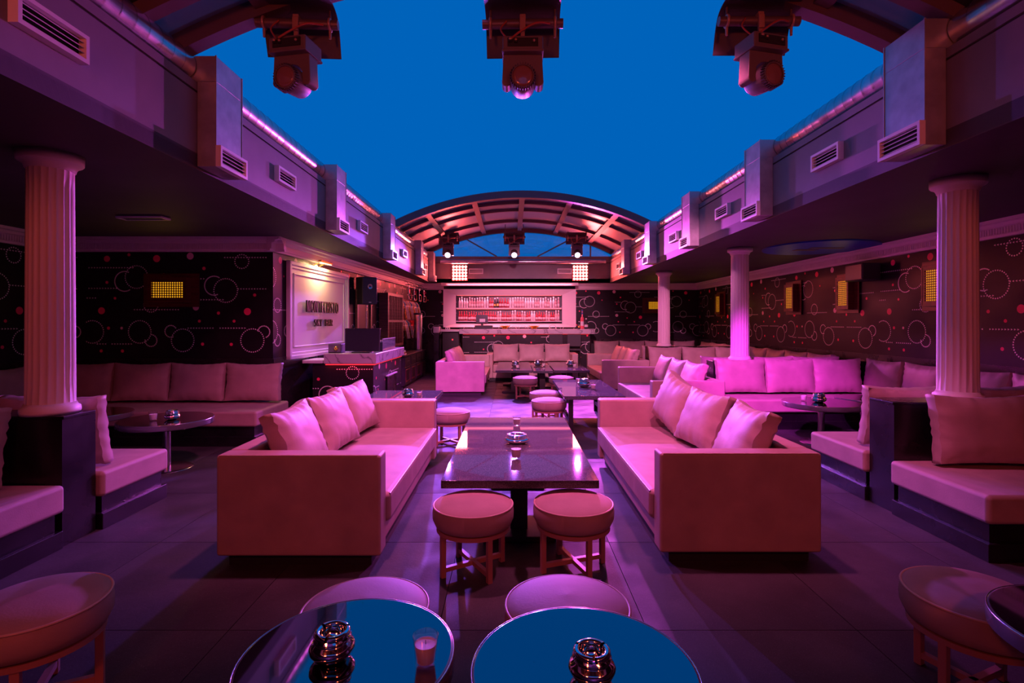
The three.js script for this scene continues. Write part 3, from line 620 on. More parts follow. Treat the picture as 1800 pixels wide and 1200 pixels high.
row('n', -8.05, [3.44, 4.18, 4.89], 'bright magenta bench');
row('f', -8.345, [3.43, 4.19, 4.9], 'bench behind the bright magenta bench');
row('l', 5.56, [-9.2, -9.96, -10.72, -11.48], 'right wall bench of the second booth');
row('n', -11.9, [3.43, 4.18, 4.92], 'mauve bench');
row('f', -12.195, [3.43, 4.18], 'bench behind the farthest column');
row('l', 5.56, [-13.0, -13.76, -14.52], 'right wall bench of the last booth');
row('n', -15.7, [2.8, 3.56, 4.32, 5.05], 'back wall bench');
// left side
lowWall('low dark wall carrying the left foreground column', -4.8, -3.0, -3.77, -3.49, 0.87);
bench('padded bench at left edge of the foreground', -4.7, -2.97, -3.485, -2.6);
bench('short padded bench just behind the left column', -4.7, -2.95, -4.5, -3.775);
bench('long padded bench under the dotted wall at left', -5.35, -3.08, -7.23, -6.3);
bench('padded bench along the left wall', -6.22, -5.36, -7.22, -2.6);
row('n', -3.485, [-3.62, -4.38], 'left foreground bench');
row('f', -3.775, [-3.42, -4.18], 'short bench behind the left column');
row('n', -7.22, [-3.48, -4.23, -4.98, -5.73], 'long left bench');
row('r', -6.24, [-3.2, -3.97, -4.74, -5.51, -6.28], 'left wall bench');

// ---------------------------------------------------------------- stools
function makeStool(label, pos, turn) {
  const o = thing('round_stool', label, 'stool', pos, turn, 'round leather stools');
  mesh('seat', lathe([[0, 0.272], [0.20, 0.272], [0.228, 0.285], [0.244, 0.32], [0.246, 0.36], [0.241, 0.392], [0.236, 0.400], [0.228, 0.406], [0.20, 0.420], [0.14, 0.432], [0.07, 0.438], [0, 0.440]], 48), M.seat, o);
  mesh('piping', new THREE.TorusGeometry(0.239, 0.0055, 8, 64).rotateX(Math.PI / 2).translate(0, 0.398, 0), M.piping, o);
  mesh('seat_ring', new THREE.CylinderGeometry(0.222, 0.222, 0.022, 40).translate(0, 0.262, 0), M.legPaint, o);
  for (let k = 0; k < 4; k++) { const a = k * Math.PI / 2; mesh('leg', B(0.03, 0.255, 0.03, 0.20, 0.1275, 0, 0.003).rotateY(a), M.legPaint, o); }
  mesh('stretcher', B(0.37, 0.026, 0.026, 0, 0.045, 0), M.legPaint, o);
  mesh('stretcher', B(0.026, 0.026, 0.37, 0, 0.045, 0), M.legPaint, o);
  return o;
}
const stool0 = makeStool('round leather stool at near end of long table, left one', [-0.235, 0, -3.18], 0.55);
[['round leather stool at near end of long table, right one', 0.375, -3.2, 0.35],
 ['round pink stool behind the left foreground glass table', -0.565, -2.02, 0.2],
 ['round pink stool behind the middle foreground glass table', 0.215, -2.04, 0.9],
 ['dark round stool cut off at the left edge', -1.87, -2.06, 0.45],
 ['dark round stool at the bottom right corner', 1.87, -2.12, 0.4],
 ['round stool beyond the far arm of left foreground sofa', -0.76, -6.45, 0.7],
 ['nearer round stool at left side of the second table', 0.52, -7.35, 0.4],
 ['farther round stool at left side of the second table', 0.52, -8.15, 0.2],
 ['round stool in front of the back left table', 0.26, -10.35, 0.5],
 ['round stool in front of the back right table', 0.98, -10.4, 0.3]].forEach(([l, x, z, t]) => copy(stool0, l, [x, 0, z], t));

// ---------------------------------------------------------------- tables
function longTable(label, x0, x1, z0, z1, legs, h = 0.51) {
  const cx = (x0 + x1) / 2, cz = (z0 + z1) / 2, o = thing('low_table', label, 'table', [cx, 0, cz], 0, 'long dark stone tables'), w = (x1 - x0) / 2, d = Math.abs(z1 - z0) / 2;
  mesh('tabletop', BB(-w, w, h - 0.05, h, -d, d, 0.004), M.granite, o);
  for (const s of [-1, 1]) {
    if (legs === 'frame') { mesh('leg', [B(0.06, h - 0.05, 0.06, s * (w - 0.1), (h - 0.05) / 2, d - 0.12), B(0.06, h - 0.05, 0.06, s * (w - 0.1), (h - 0.05) / 2, -d + 0.12), B(0.05, 0.05, 2 * d - 0.24, s * (w - 0.1), 0.14, 0)], M.blackwood, o); }
    else { mesh('pedestal', B(0.12, h - 0.09, 0.12, 0, (h - 0.05) / 2 + 0.02, s * d * 0.55), M.blackwood, o); mesh('foot', B(0.5, 0.04, 0.4, 0, 0.02, s * d * 0.55, 0.006), M.blackwood, o); }
  }
  return o;
}
longTable('long dark speckled stone table between the foreground sofas', -0.445, 0.545, -5.45, -3.27, 'post');
longTable('dark stone table beside the second right sofa', 0.70, 1.52, -9.0, -7.0, 'frame');
longTable('left dark stone table before the bar sofa', -0.34, 0.42, -13.0, -10.75, 'post');
longTable('right dark stone table before the bar sofa', 0.87, 1.6, -13.0, -10.75, 'post');
longTable('small black table between the two bar sofa tables', 0.44, 0.85, -12.4, -10.8, 'post', 0.495);
longTable('dark stone table hidden behind the left foreground sofa arm', -1.95, -1.0, -7.6, -6.62, 'frame');
function roundTable(label, x, z, r, h = 0.51) {
  const o = thing('round_table', label, 'table', [x, 0, z], 0, 'round mirror glass tables');
  mesh('tabletop', lathe([[0, h], [r - 0.012, h]], 72), M.darkMirror, o);
  mesh('rim', lathe([[r - 0.012, h], [r - 0.004, h - 0.001], [r, h - 0.008], [r, h - 0.052], [r - 0.006, h - 0.06], [0, h - 0.06]].reverse(), 72), M.rimGloss, o);
  mesh('edge_band', new THREE.TorusGeometry(r - 0.004, 0.003, 6, 72).rotateX(Math.PI / 2).translate(0, h - 0.003, 0), M.satinSteel, o);
  mesh('post', cyl(0.038, 0.038, h - 0.075, 0, (h - 0.06) / 2 + 0.007, 0, 24), M.satinSteel, o);
  mesh('foot_plate', lathe([[0, 0], [0.24, 0], [0.242, 0.006], [0.22, 0.014], [0.05, 0.022], [0, 0.022]], 40), M.satinSteel, o);
}
roundTable('round glass table at bottom left with ashtray and candle', -0.49, -1.565, 0.317);
roundTable('round glass table at bottom middle with one ashtray', 0.206, -1.50, 0.326);
roundTable('round glass table cut off at the bottom right corner', 1.93, -1.66, 0.32);
roundTable('round glass table in left booth with candle and ashtray', -3.55, -5.38, 0.43);
roundTable('second round glass table hidden behind the left column', -4.64, -5.7, 0.43);
roundTable('round blue glass table before the bright magenta bench', 3.84, -6.5, 0.44);
roundTable('second round table hidden behind the near right cushion', 4.6, -6.85, 0.33);

// ---------------------------------------------------------------- ashtrays and candle glasses
function makeAshtray(label, pos) {
  const o = thing('ashtray', label, 'ashtray', pos, 0, 'chrome ashtrays');
  mesh('bowl', lathe([[0, 0], [0.032, 0], [0.05, 0.008], [0.064, 0.024], [0.066, 0.036], [0.060, 0.046], [0.050, 0.052], [0.0485, 0.056], [0.054, 0.060], [0.054, 0.066], [0.046, 0.071]], 40), M.chrome, o);
  for (let k = 0; k < 3; k++) mesh('ring', new THREE.TorusGeometry(0.0425, 0.0095, 12, 20, 1.88).rotateX(Math.PI / 2).rotateY(k * 2 * Math.PI / 3 + 0.4).translate(0, 0.076, 0), M.chrome, o);
  mesh('cup', lathe([[0.042, 0.070], [0.036, 0.072], [0.034, 0.04], [0, 0.036]], 32), M.chrome, o);
  return o;
}
function makeCandle(label, pos) {
  const o = thing('candle_glass', label, 'candle', pos, 0, 'candles in shot glasses');
  mesh('glass', lathe([[0, 0.001], [0.026, 0.001], [0.028, 0.004], [0.037, 0.086], [0.0355, 0.086], [0.0265, 0.012], [0, 0.012]], 28), M.tumbler, o);
  mesh('wax', lathe([[0, 0.0125], [0.0262, 0.0125], [0.0325, 0.062], [0.030, 0.060], [0, 0.059]], 28), M.wax, o);
  mesh('wick', cyl(0.001, 0.001, 0.012, 0, 0.064, 0, 6), M.slotDark, o);
  return o;
}
const ash0 = makeAshtray('chrome ashtray on the bottom left glass table', [-0.53, 0.51, -1.545]);
[['chrome ashtray on the bottom middle glass table', 0.222, -1.455], ['wide chrome ashtray in middle of the long table', 0.04, -4.30, 1.6],
 ['chrome ashtray on the table beside the second right sofa', 1.10, -8.0, 1.5], ['chrome ashtray on the left bar sofa table', 0.08, -11.6, 1.5],
 ['chrome ashtray on the right bar sofa table', 1.32, -11.8, 1.5], ['chrome ashtray on the small black table', 0.60, -12.1, 1.5, 0.495],
 ['chrome ashtray on the left booth table', -3.46, -5.33, 1.1], ['chrome ashtray on the blue table at right', 3.80, -6.48, 1.3], ['chrome ashtray behind the left foreground sofa arm', -1.38, -6.95, 1.2]]
  .forEach(([l, x, z, s = 1, y = 0.51]) => copy(ash0, l, [x, y, z], rr(0, 3)).scale.set(s, s > 1.55 ? 0.85 : s, s));
const can0 = makeCandle('white candle in a glass on bottom left table', [-0.25, 0.51, -1.515]);
[['candle glass at far end of the long table', 0.045, -5.0, 1.1], ['candle glass in front of the long table ashtray', 0.03, -3.80, 1.15], ['nearer candle glass beside the second table ashtray', 1.20, -7.72, 1.1],
 ['farther candle glass beside the second table ashtray', 1.08, -8.55, 1.1], ['candle glass on the small black table', 0.72, -11.9, 1.1, 0.495], ['candle glass on the left bar sofa table', 0.12, -11.2, 1.1],
 ['candle glass on the right bar sofa table', 1.36, -11.4, 1.1], ['candle glass on the left booth table', -3.60, -5.25, 1.1], ['candle glass on the blue table at right', 3.68, -6.60, 1.1], ['candle glass behind the left foreground sofa arm', -1.22, -6.9, 1.1]]
  .forEach(([l, x, z, s = 1, y = 0.51]) => copy(can0, l, [x, y, z], 0).scale.setScalar(s));

// ---------------------------------------------------------------- bar: counter, back shelf, bottles
function printed(geo, su, sv = 0) {                   // lay the wall print on a box, in metres
  const g = geo.index ? geo.toNonIndexed() : geo, p = g.attributes.position, n = g.attributes.normal, uv = g.attributes.uv;
  for (let i = 0; i < p.count; i++) uv.setXY(i, (Math.abs(n.getX(i)) > 0.5 ? p.getZ(i) : p.getX(i)) / PRINT_W + su, p.getY(i) / PRINT_H + sv);
  return g;
}
{
  const o = thing('bar_counter', 'bar counter with pale stone top and dotted black front', 'bar counter', [0, 0, 0]);
  mesh('front', printed(BB(-1.40, 2.20, 0, 1.17, -15.05, -14.75), 0.42, 0.19), M.print, o, true);
  mesh('worktop', BB(-1.47, 2.31, 1.17, 1.31, -15.1, -14.55, 0.012), M.marble, o);
  mesh('led_strip', BB(-1.38, 2.18, 1.155, 1.168, -14.75, -14.73), M.glowRed, o);
  const l = new THREE.RectAreaLight(LIGHT.bar.color, 6, 3.5, 0.03); l.name = 'strip_light'; l.position.set(0.4, 1.15, -14.72); l.rotation.x = -Math.PI / 2 + 0.25; o.add(l);
  const s = thing('side_counter', 'narrow white counter left of the bar over a dark opening', 'counter');
  mesh('worktop', BB(-2.02, -1.50, 1.23, 1.29, -15.2, -14.8, 0.006), M.white, s);
  mesh('opening_panel', BB(-1.98, -1.52, 0, 1.23, -15.15, -14.95), M.blackwood, s);
  mesh('indicator', BB(-1.72, -1.68, 0.98, 1.02, -14.952, -14.945), M.glowRed, s);
  const p = thing('service_post', 'slim dark post with white box on top, left of bar', 'post', [-2.14, 0, -14.9]);
  mesh('post', B(0.14, 1.2, 0.2, 0, 0.6, 0), M.lacquer, p); mesh('box', B(0.17, 0.17, 0.22, 0, 1.285, 0, 0.006), M.white, p);
}
const FX0 = -2.02, FX1 = 1.88, FY0 = 1.35, FY1 = 2.47, IX0 = -1.66, IX1 = 1.48, IY0 = 1.46, IY1 = 2.30;
{
  const o = thing('back_bar_shelf', 'wide pink lit back bar with two shelves of bottles', 'shelf', [0, 0, -15.74]);
  // splayed surround
  const quad = (a, b, c, d) => { const g = new THREE.BufferGeometry(); g.setAttribute('position', new THREE.Float32BufferAttribute([...a, ...b, ...c, ...a, ...c, ...d], 3)); g.computeVertexNormals(); return g; };
  const O = [[FX0, FY0, 0.36], [FX1, FY0, 0.36], [FX1, FY1, 0.36], [FX0, FY1, 0.36]], I = [[IX0, IY0, 0.24], [IX1, IY0, 0.24], [IX1, IY1, 0.24], [IX0, IY1, 0.24]];
  ['surround_bottom', 'surround_side', 'surround_top', 'surround_side'].forEach((n, k) => { const j = (k + 1) % 4; mesh(n, [quad(O[k], O[j], I[j], I[k]), quad([O[k][0], O[k][1], 0.02], [O[j][0], O[j][1], 0.02], O[j], O[k])], M.white, o); });
  mesh('back_mirror', BB(IX0, IX1, IY0, IY1, 0.012, 0.02), M.screenOff, o);
  for (const y of [1.51, 1.90]) { mesh('shelf_board', BB(IX0 + 0.01, IX1 - 0.01, y, y + 0.028, 0.03, 0.25), M.white, o); }
  for (const y of [1.885, 2.285]) {
    mesh('led_strip', BB(IX0 + 0.02, IX1 - 0.02, y, y + 0.012, 0.215, 0.235), M.glowBar, o);
    const l = new THREE.RectAreaLight(LIGHT.bar.color, LIGHT.bar.power, 3.0, 0.05); l.name = 'shelf_light'; l.position.set((IX0 + IX1) / 2, y - 0.006, 0.20); l.rotation.x = -Math.PI / 2 - 0.5; o.add(l);
  }
  const l = new THREE.RectAreaLight(LIGHT.bar.color, 14, 3.6, 0.05); l.name = 'canopy_light'; l.position.set(-0.07, 2.60, 0.62); l.rotation.x = -Math.PI / 2 + 0.55; o.add(l);
  mesh('canopy', BB(-2.05, 1.92, 2.56, 2.64, 0.36, 0.60), M.white, o);
  mesh('led_strip', BB(-1.9, 1.75, 2.60, 2.615, 0.603, 0.612), M.glowBar, o);
}
{ // bottles: a few kinds, copied along the shelves
  const glassKinds = [
    ['clear', 'clear spirit bottle on the pink lit back bar', std({ color: lin(0.85, 0.62, 0.64), roughness: 0.08, transmission: 0.5, thickness: 0 }), [[0, 0], [0.036, 0], [0.038, 0.01], [0.038, 0.17], [0.03, 0.20], [0.014, 0.225], [0.0135, 0.285], [0.016, 0.287], [0.016, 0.30], [0, 0.30]]],
    ['red', 'dark red liqueur bottle on the pink lit back bar', std({ color: lin(0.30, 0.03, 0.05), roughness: 0.1 }), [[0, 0], [0.038, 0], [0.04, 0.01], [0.04, 0.15], [0.034, 0.18], [0.016, 0.20], [0.014, 0.26], [0.017, 0.262], [0.017, 0.28], [0, 0.28]]],
    ['pale', 'pale frosted bottle on the pink lit back bar', std({ color: lin(0.80, 0.70, 0.72), roughness: 0.35 }), [[0, 0], [0.034, 0], [0.036, 0.008], [0.036, 0.19], [0.022, 0.225], [0.014, 0.24], [0.014, 0.29], [0.018, 0.292], [0.018, 0.31], [0, 0.31]]],
    ['black', 'black bottle on the pink lit back bar', std({ color: lin(0.02, 0.018, 0.025), roughness: 0.12 }), [[0, 0], [0.037, 0], [0.039, 0.01], [0.039, 0.16], [0.024, 0.21], [0.014, 0.225], [0.014, 0.29], [0, 0.295]]],
    ['amber', 'amber spirit bottle on the pink lit back bar', std({ color: lin(0.55, 0.18, 0.04), roughness: 0.1 }), [[0, 0], [0.04, 0], [0.042, 0.01], [0.042, 0.14], [0.03, 0.175], [0.015, 0.19], [0.014, 0.25], [0, 0.255]]],
  ];
  const caps = [M.white, M.letter, M.gold];
  const protos = glassKinds.map(([k, label, mat, prof], i) => {
    const o = new THREE.Group(); o.name = 'bottle'; o.userData = { label, category: 'bottle', group: k + ' bottles on the back bar' };
    const H = prof[prof.length - 1][1];
    mesh('body', lathe(prof, 14), mat, o);
    mesh('label_band', lathe([[prof[2][0] + 0.0006, 0.05], [prof[2][0] + 0.0006, 0.12]], 14), k === 'black' ? M.gold : M.white, o);
    mesh('cap', cyl(0.017, 0.017, 0.03, 0, H - 0.012, 0, 12), caps[i % 3], o);
    return o;
  });
  for (const [y, n, mix] of [[1.928, 40, [0, 2, 0, 2, 0, 0, 2, 1, 0, 3]], [1.538, 42, [1, 0, 1, 1, 3, 1, 2, 4, 1, 0]]]) for (let k = 0; k < n; k++) {
    const c = protos[mix[Math.floor(hash(k >> 1, n, 12) * mix.length)]].clone();
    c.name = numbered('bottle'); c.position.set(IX0 + 0.06 + (IX1 - IX0 - 0.12) * (k + 0.5) / n + rr(-0.004, 0.004), y, -15.74 + 0.13 + (k % 2) * 0.05); const q = rr(0.88, 1.05); c.scale.set(0.86, q, 0.86);
    { const lv = y > 1.7 ? 'upper' : 'lower', u = c.userData; c.userData = { label: u.label.replace('on the pink lit back bar', `on ${lv} shelf of the pink lit back bar`), category: 'bottle', group: u.group + ', ' + lv + ' shelf' }; }
    scene.add(c);
  }
  // on the counter's right end
  const b1 = protos[1].clone(); b1.name = numbered('bottle'); b1.position.set(1.98, 1.31, -14.75); b1.scale.set(1.2, 1.75, 1.2); tag(b1, 'tall rose bottle with blue top on right end of bar', 'bottle'); b1.traverse((m) => { if (m.name === 'cap') { m.material = std({ color: lin(0.02, 0.06, 0.3), roughness: 0.4 }); m.scale.y = 2.4; m.position.y = -0.37; } if (m.name === 'body') m.material = std({ color: lin(0.75, 0.12, 0.16), roughness: 0.1 }); }); scene.add(b1);
  const b2 = protos[3].clone(); b2.name = numbered('bottle'); b2.position.set(2.08, 1.31, -14.68); b2.scale.set(1.25, 1.0, 1.25); tag(b2, 'dark wine bottle with white label on right end of bar', 'bottle'); b2.traverse((m) => { if (m.name === 'label_band') m.material = M.white; }); scene.add(b2);
  const b3 = protos[3].clone(); b3.name = numbered('bottle'); b3.position.set(1.88, 1.31, -14.66); b3.scale.set(0.9, 0.72, 0.9); tag(b3, 'small dark bottle left of the rose bottle on bar', 'bottle'); scene.add(b3);
}
{ // things on the counter
  const r = thing('cash_register', 'dark cash register screen at left end of bar', 'cash register', [-0.85, 1.31, -14.85]);
  mesh('base', B(0.5, 0.10, 0.3, 0.05, 0.05, 0, 0.01), M.speaker, r); mesh('stand', B(0.06, 0.1, 0.06, 0, 0.14, -0.02), M.speaker, r); mesh('screen', B(0.34, 0.24, 0.03, 0, 0.28, 0, 0.008), M.screenOff, r); mesh('sticker', B(0.16, 0.09, 0.004, 0.01, 0.24, 0.018), M.white, r);
  const c1 = thing('garnish_tray', 'gold garnish tray in middle of the bar', 'tray', [-0.2, 1.31, -14.75], 0, 'gold garnish trays'); mesh('foot', cyl(0.06, 0.09, 0.02, 0, 0.01, 0), M.gold, c1); mesh('bowl', lathe([[0, 0.02], [0.05, 0.02], [0.14, 0.07], [0.16, 0.09], [0.15, 0.09], [0.05, 0.035], [0, 0.035]], 28), M.gold, c1);
  copy(c1, 'gold garnish tray right of middle on the bar', [0.62, 1.31, -14.75]);
  const t = thing('beer_tap', 'small white arched tap on the bar', 'tap', [1.15, 1.31, -14.8]); mesh('arch', tube([[-0.09, 0, 0], [-0.08, 0.08, 0], [0, 0.115, 0], [0.08, 0.08, 0], [0.09, 0, 0]], 0.012), M.whiteMetal, t); mesh('plate', B(0.24, 0.01, 0.08, 0, 0.005, 0), M.satinSteel, t);
  for (let k = 0; k < 6; k++) { const g = shared('tumbler', metreUV(lathe([[0, 0], [0.028, 0], [0.034, 0.09], [0.032, 0.09], [0.026, 0.008], [0, 0.008]], 16)), M.tumbler, scene); g.position.set(0.02 + k * 0.085, 1.311, -14.86); tag(g, 'clear tumbler standing between the two gold trays', 'glass', 'tumblers on the bar'); }
  const w = thing('wall_socket', 'double white socket block above the side counter', 'socket', [-1.84, 1.29, -14.98]); mesh('plate', B(0.13, 0.06, 0.04, 0, 0.03, 0, 0.006), M.white, w); mesh('hole', [B(0.03, 0.03, 0.004, -0.03, 0.03, 0.021), B(0.03, 0.03, 0.004, 0.03, 0.03, 0.021)], M.slotDark, w);
}
{ // bar chairs
  const o = thing('bar_chair', 'black bar chair before the counter, left one', 'bar chair', [1.19, 0, -14.54], 0.1, 'black bar chairs');
  mesh('seat', B(0.38, 0.06, 0.36, 0, 0.74, 0, 0.02), M.speaker, o); mesh('backrest', B(0.38, 0.34, 0.04, 0, 1.0, 0.17, 0.015), M.speaker, o);
  for (const [a, b] of [[-1, -1], [1, -1], [-1, 1], [1, 1]]) mesh('leg', rod([a * 0.16, 0.72, b * 0.15], [a * 0.19, 0, b * 0.18], 0.012), M.blackwood, o);
  mesh('footrest', [rod([-0.18, 0.25, 0.17], [0.18, 0.25, 0.17], 0.01), rod([-0.18, 0.25, -0.17], [0.18, 0.25, -0.17], 0.01)], M.blackwood, o);
  copy(o, 'black bar chair before the counter, right one', [1.72, 0, -14.54], -0.08);
}

// ---------------------------------------------------------------- DJ booth
{
  const o = thing('dj_booth', 'dotted black DJ booth with thick pale marble top', 'DJ booth');
  mesh('body', printed(BB(-3.06, -2.13, 0, 0.90, -10.05, -8.04), 0.762, 0.373), M.print, o, true);
  mesh('marble_top', [BB(-2.88, -2.08, 0.86, 1.02, -10.1, -8.0, 0.012)], M.marble, o);
  mesh('side_ledge', BB(-3.2, -2.89, 0.87, 0.92, -8.5, -7.98, 0.008), M.white, o);
  mesh('led_strip', [BB(-2.86, -2.10, 0.842, 0.858, -8.038, -8.02)], M.glowRed, o);
  mesh('led_strip', [BB(-2.128, -2.11, 0.842, 0.858, -10.03, -8.06)], M.glowRed, o);
  const l = new THREE.RectAreaLight(lin(1, 0.03, 0.03), 10, 0.75, 0.03); l.name = 'booth_light'; l.position.set(-2.48, 0.838, -8.015); l.rotation.x = -Math.PI / 2 - 0.2; o.add(l);
  const dr = mesh('door', BB(-2.128, -2.105, 0.04, 0.58, -9.55, -8.85), M.lacquer, o);
  mesh('door_edge', BB(-2.128, -2.095, 0.58, 0.60, -9.57, -8.83), M.whiteMetal, dr);
  const m = thing('monitor', 'dark monitor seen from behind on the DJ booth', 'monitor', [-2.36, 1.02, -8.25], -0.12);
  mesh('shell', B(0.56, 0.36, 0.03, 0, 0.20, 0, 0.012).rotateX(-0.12), M.screenOff, m); mesh('bezel', [B(0.57, 0.012, 0.034, 0, 0.378, -0.045), B(0.012, 0.36, 0.034, -0.282, 0.20, -0.022).rotateX(0)], M.satinSteel, m); mesh('foot', B(0.30, 0.015, 0.18, 0, 0.008, -0.02, 0.004), M.screenOff, m);
  const c = thing('mixer_case', 'glass fronted mixer case on the DJ booth', 'mixer', [-2.22, 1.02, -9.0], 0);
  mesh('case', BB(-0.10, 0.10, 0, 0.15, -0.42, 0.42, 0.006), M.screenOff, c); mesh('front_glass', BB(0.105, 0.111, 0.005, 0.2, -0.45, 0.45), M.acrylic, c); mesh('glass_edge', BB(0.10, 0.116, 0.2, 0.208, -0.45, 0.45), M.whiteMetal, c);
  for (let k = 0; k < 7; k++) mesh('knob', cyl(0.014, 0.016, 0.03, 0, 0.165, -0.36 + k * 0.12, 12), M.chrome, c);
  const d = thing('media_player', 'small player with chrome knob at left of the monitor', 'player', [-2.77, 1.02, -8.28]);
  mesh('case', B(0.20, 0.14, 0.22, 0, 0.07, 0, 0.008), M.speaker, d); mesh('front_glass', B(0.19, 0.12, 0.006, 0, 0.075, 0.115), M.acrylic, d); mesh('knob', new THREE.SphereGeometry(0.035, 16, 12).translate(0.03, 0.07, 0.125), M.gold, d);
  const p = thing('folded_papers', 'folded papers on near end of the low black cabinet', 'papers', [-2.60, 0.752, -11.95]);
  for (let k = 0; k < 3; k++) mesh('sheet_stack', B(0.34, 0.03, 0.26, 0, 0.016 + k * 0.035, 0, 0.004).rotateY(0.1 * k), k % 2 ? M.gold : M.white, p);
}

// ---------------------------------------------------------------- sign panel and things along the sign wall
const font = await new FontLoader().loadAsync('fonts/droid/droid_sans_regular.typeface.json');
{
  const o = thing('wall_sign', 'white moulded panel with dark letters reading Montecristo Sky Bar', 'sign', onSign(1.5, 0, 0), SGT);
  const x0 = -1.15, x1 = 1.15, y0 = 0.95, y1 = 2.40;
  mesh('panel', BB(x0 + 0.1, x1 - 0.1, y0 + 0.1, y1 - 0.1, 0.005, 0.03), M.white, o);
  const fr = (a, t, d) => [BB(x0 + a, x1 - a, y1 - a - t, y1 - a, 0.005, d, 0.01), BB(x0 + a, x1 - a, y0 + a, y0 + a + t, 0.005, d, 0.01), BB(x0 + a, x0 + a + t, y0 + a, y1 - a, 0.005, d, 0.01), BB(x1 - a - t, x1 - a, y0 + a, y1 - a, 0.005, d, 0.01)];
  mesh('frame', [...fr(0, 0.06, 0.07), ...fr(0.055, 0.05, 0.05)], M.white, o);
  mesh('inner_bead', fr(0.17, 0.025, 0.045), M.white, o);
  const word = (txt, size, w, x, y) => {
    const g = new TextGeometry(txt, { font, size, depth: 0.025, curveSegments: 4, bevelEnabled: false }); g.computeBoundingBox();
    const b = g.boundingBox, k = w / (b.max.x - b.min.x);
    g.translate(-(b.max.x + b.min.x) / 2, -(b.max.y + b.min.y) / 2, 0); g.scale(k, 1, 1); g.translate(x, y, 0);
    return g;
  };
  let x = -0.63; const letters = 'MONTECRISTO', wd = { M: 0.15, I: 0.05, O: 0.14, N: 0.13, C: 0.12, R: 0.115, T: 0.115, E: 0.10, S: 0.10 };
  for (const ch of letters) { const w = wd[ch]; mesh('letter', word(ch, 0.185, w * 0.74, x + w / 2, 1.75).translate(0, 0, 0.05), M.letter, o); x += w; }
  x = -0.34; const small = { S: 0.09, K: 0.105, Y: 0.10, ' ': 0.12, B: 0.10, A: 0.11, R: 0.10 };
  for (const ch of 'SKY BAR') { const w = small[ch]; if (ch !== ' ') mesh('letter', word(ch, 0.115, w * 0.76, x + w / 2, 1.49).translate(0, 0, 0.05), M.letter, o); x += w; }
  const p = thing('picture_light', 'slim warm picture light over the sign panel', 'lamp', onSign(1.35, 2.43, 0.02), SGT);
  mesh('arm', [rod([-0.1, 0, 0], [-0.1, 0.05, 0.14], 0.008), rod([0.1, 0, 0], [0.1, 0.05, 0.14], 0.008)], M.gold, p); mesh('shade', B(0.46, 0.035, 0.05, 0, 0.05, 0.15, 0.01), M.gold, p); mesh('tube', B(0.42, 0.012, 0.03, 0, 0.028, 0.15), M.glowWarm, p);
  p.updateMatrixWorld(true);
  const l = new THREE.RectAreaLight(lin(1.0, 0.58, 0.26), 420, 0.42, 0.03); l.name = 'picture_glow'; l.position.set(0, 0.018, 0.15); l.rotation.x = -Math.PI / 2 + 0.35; p.add(l);
}
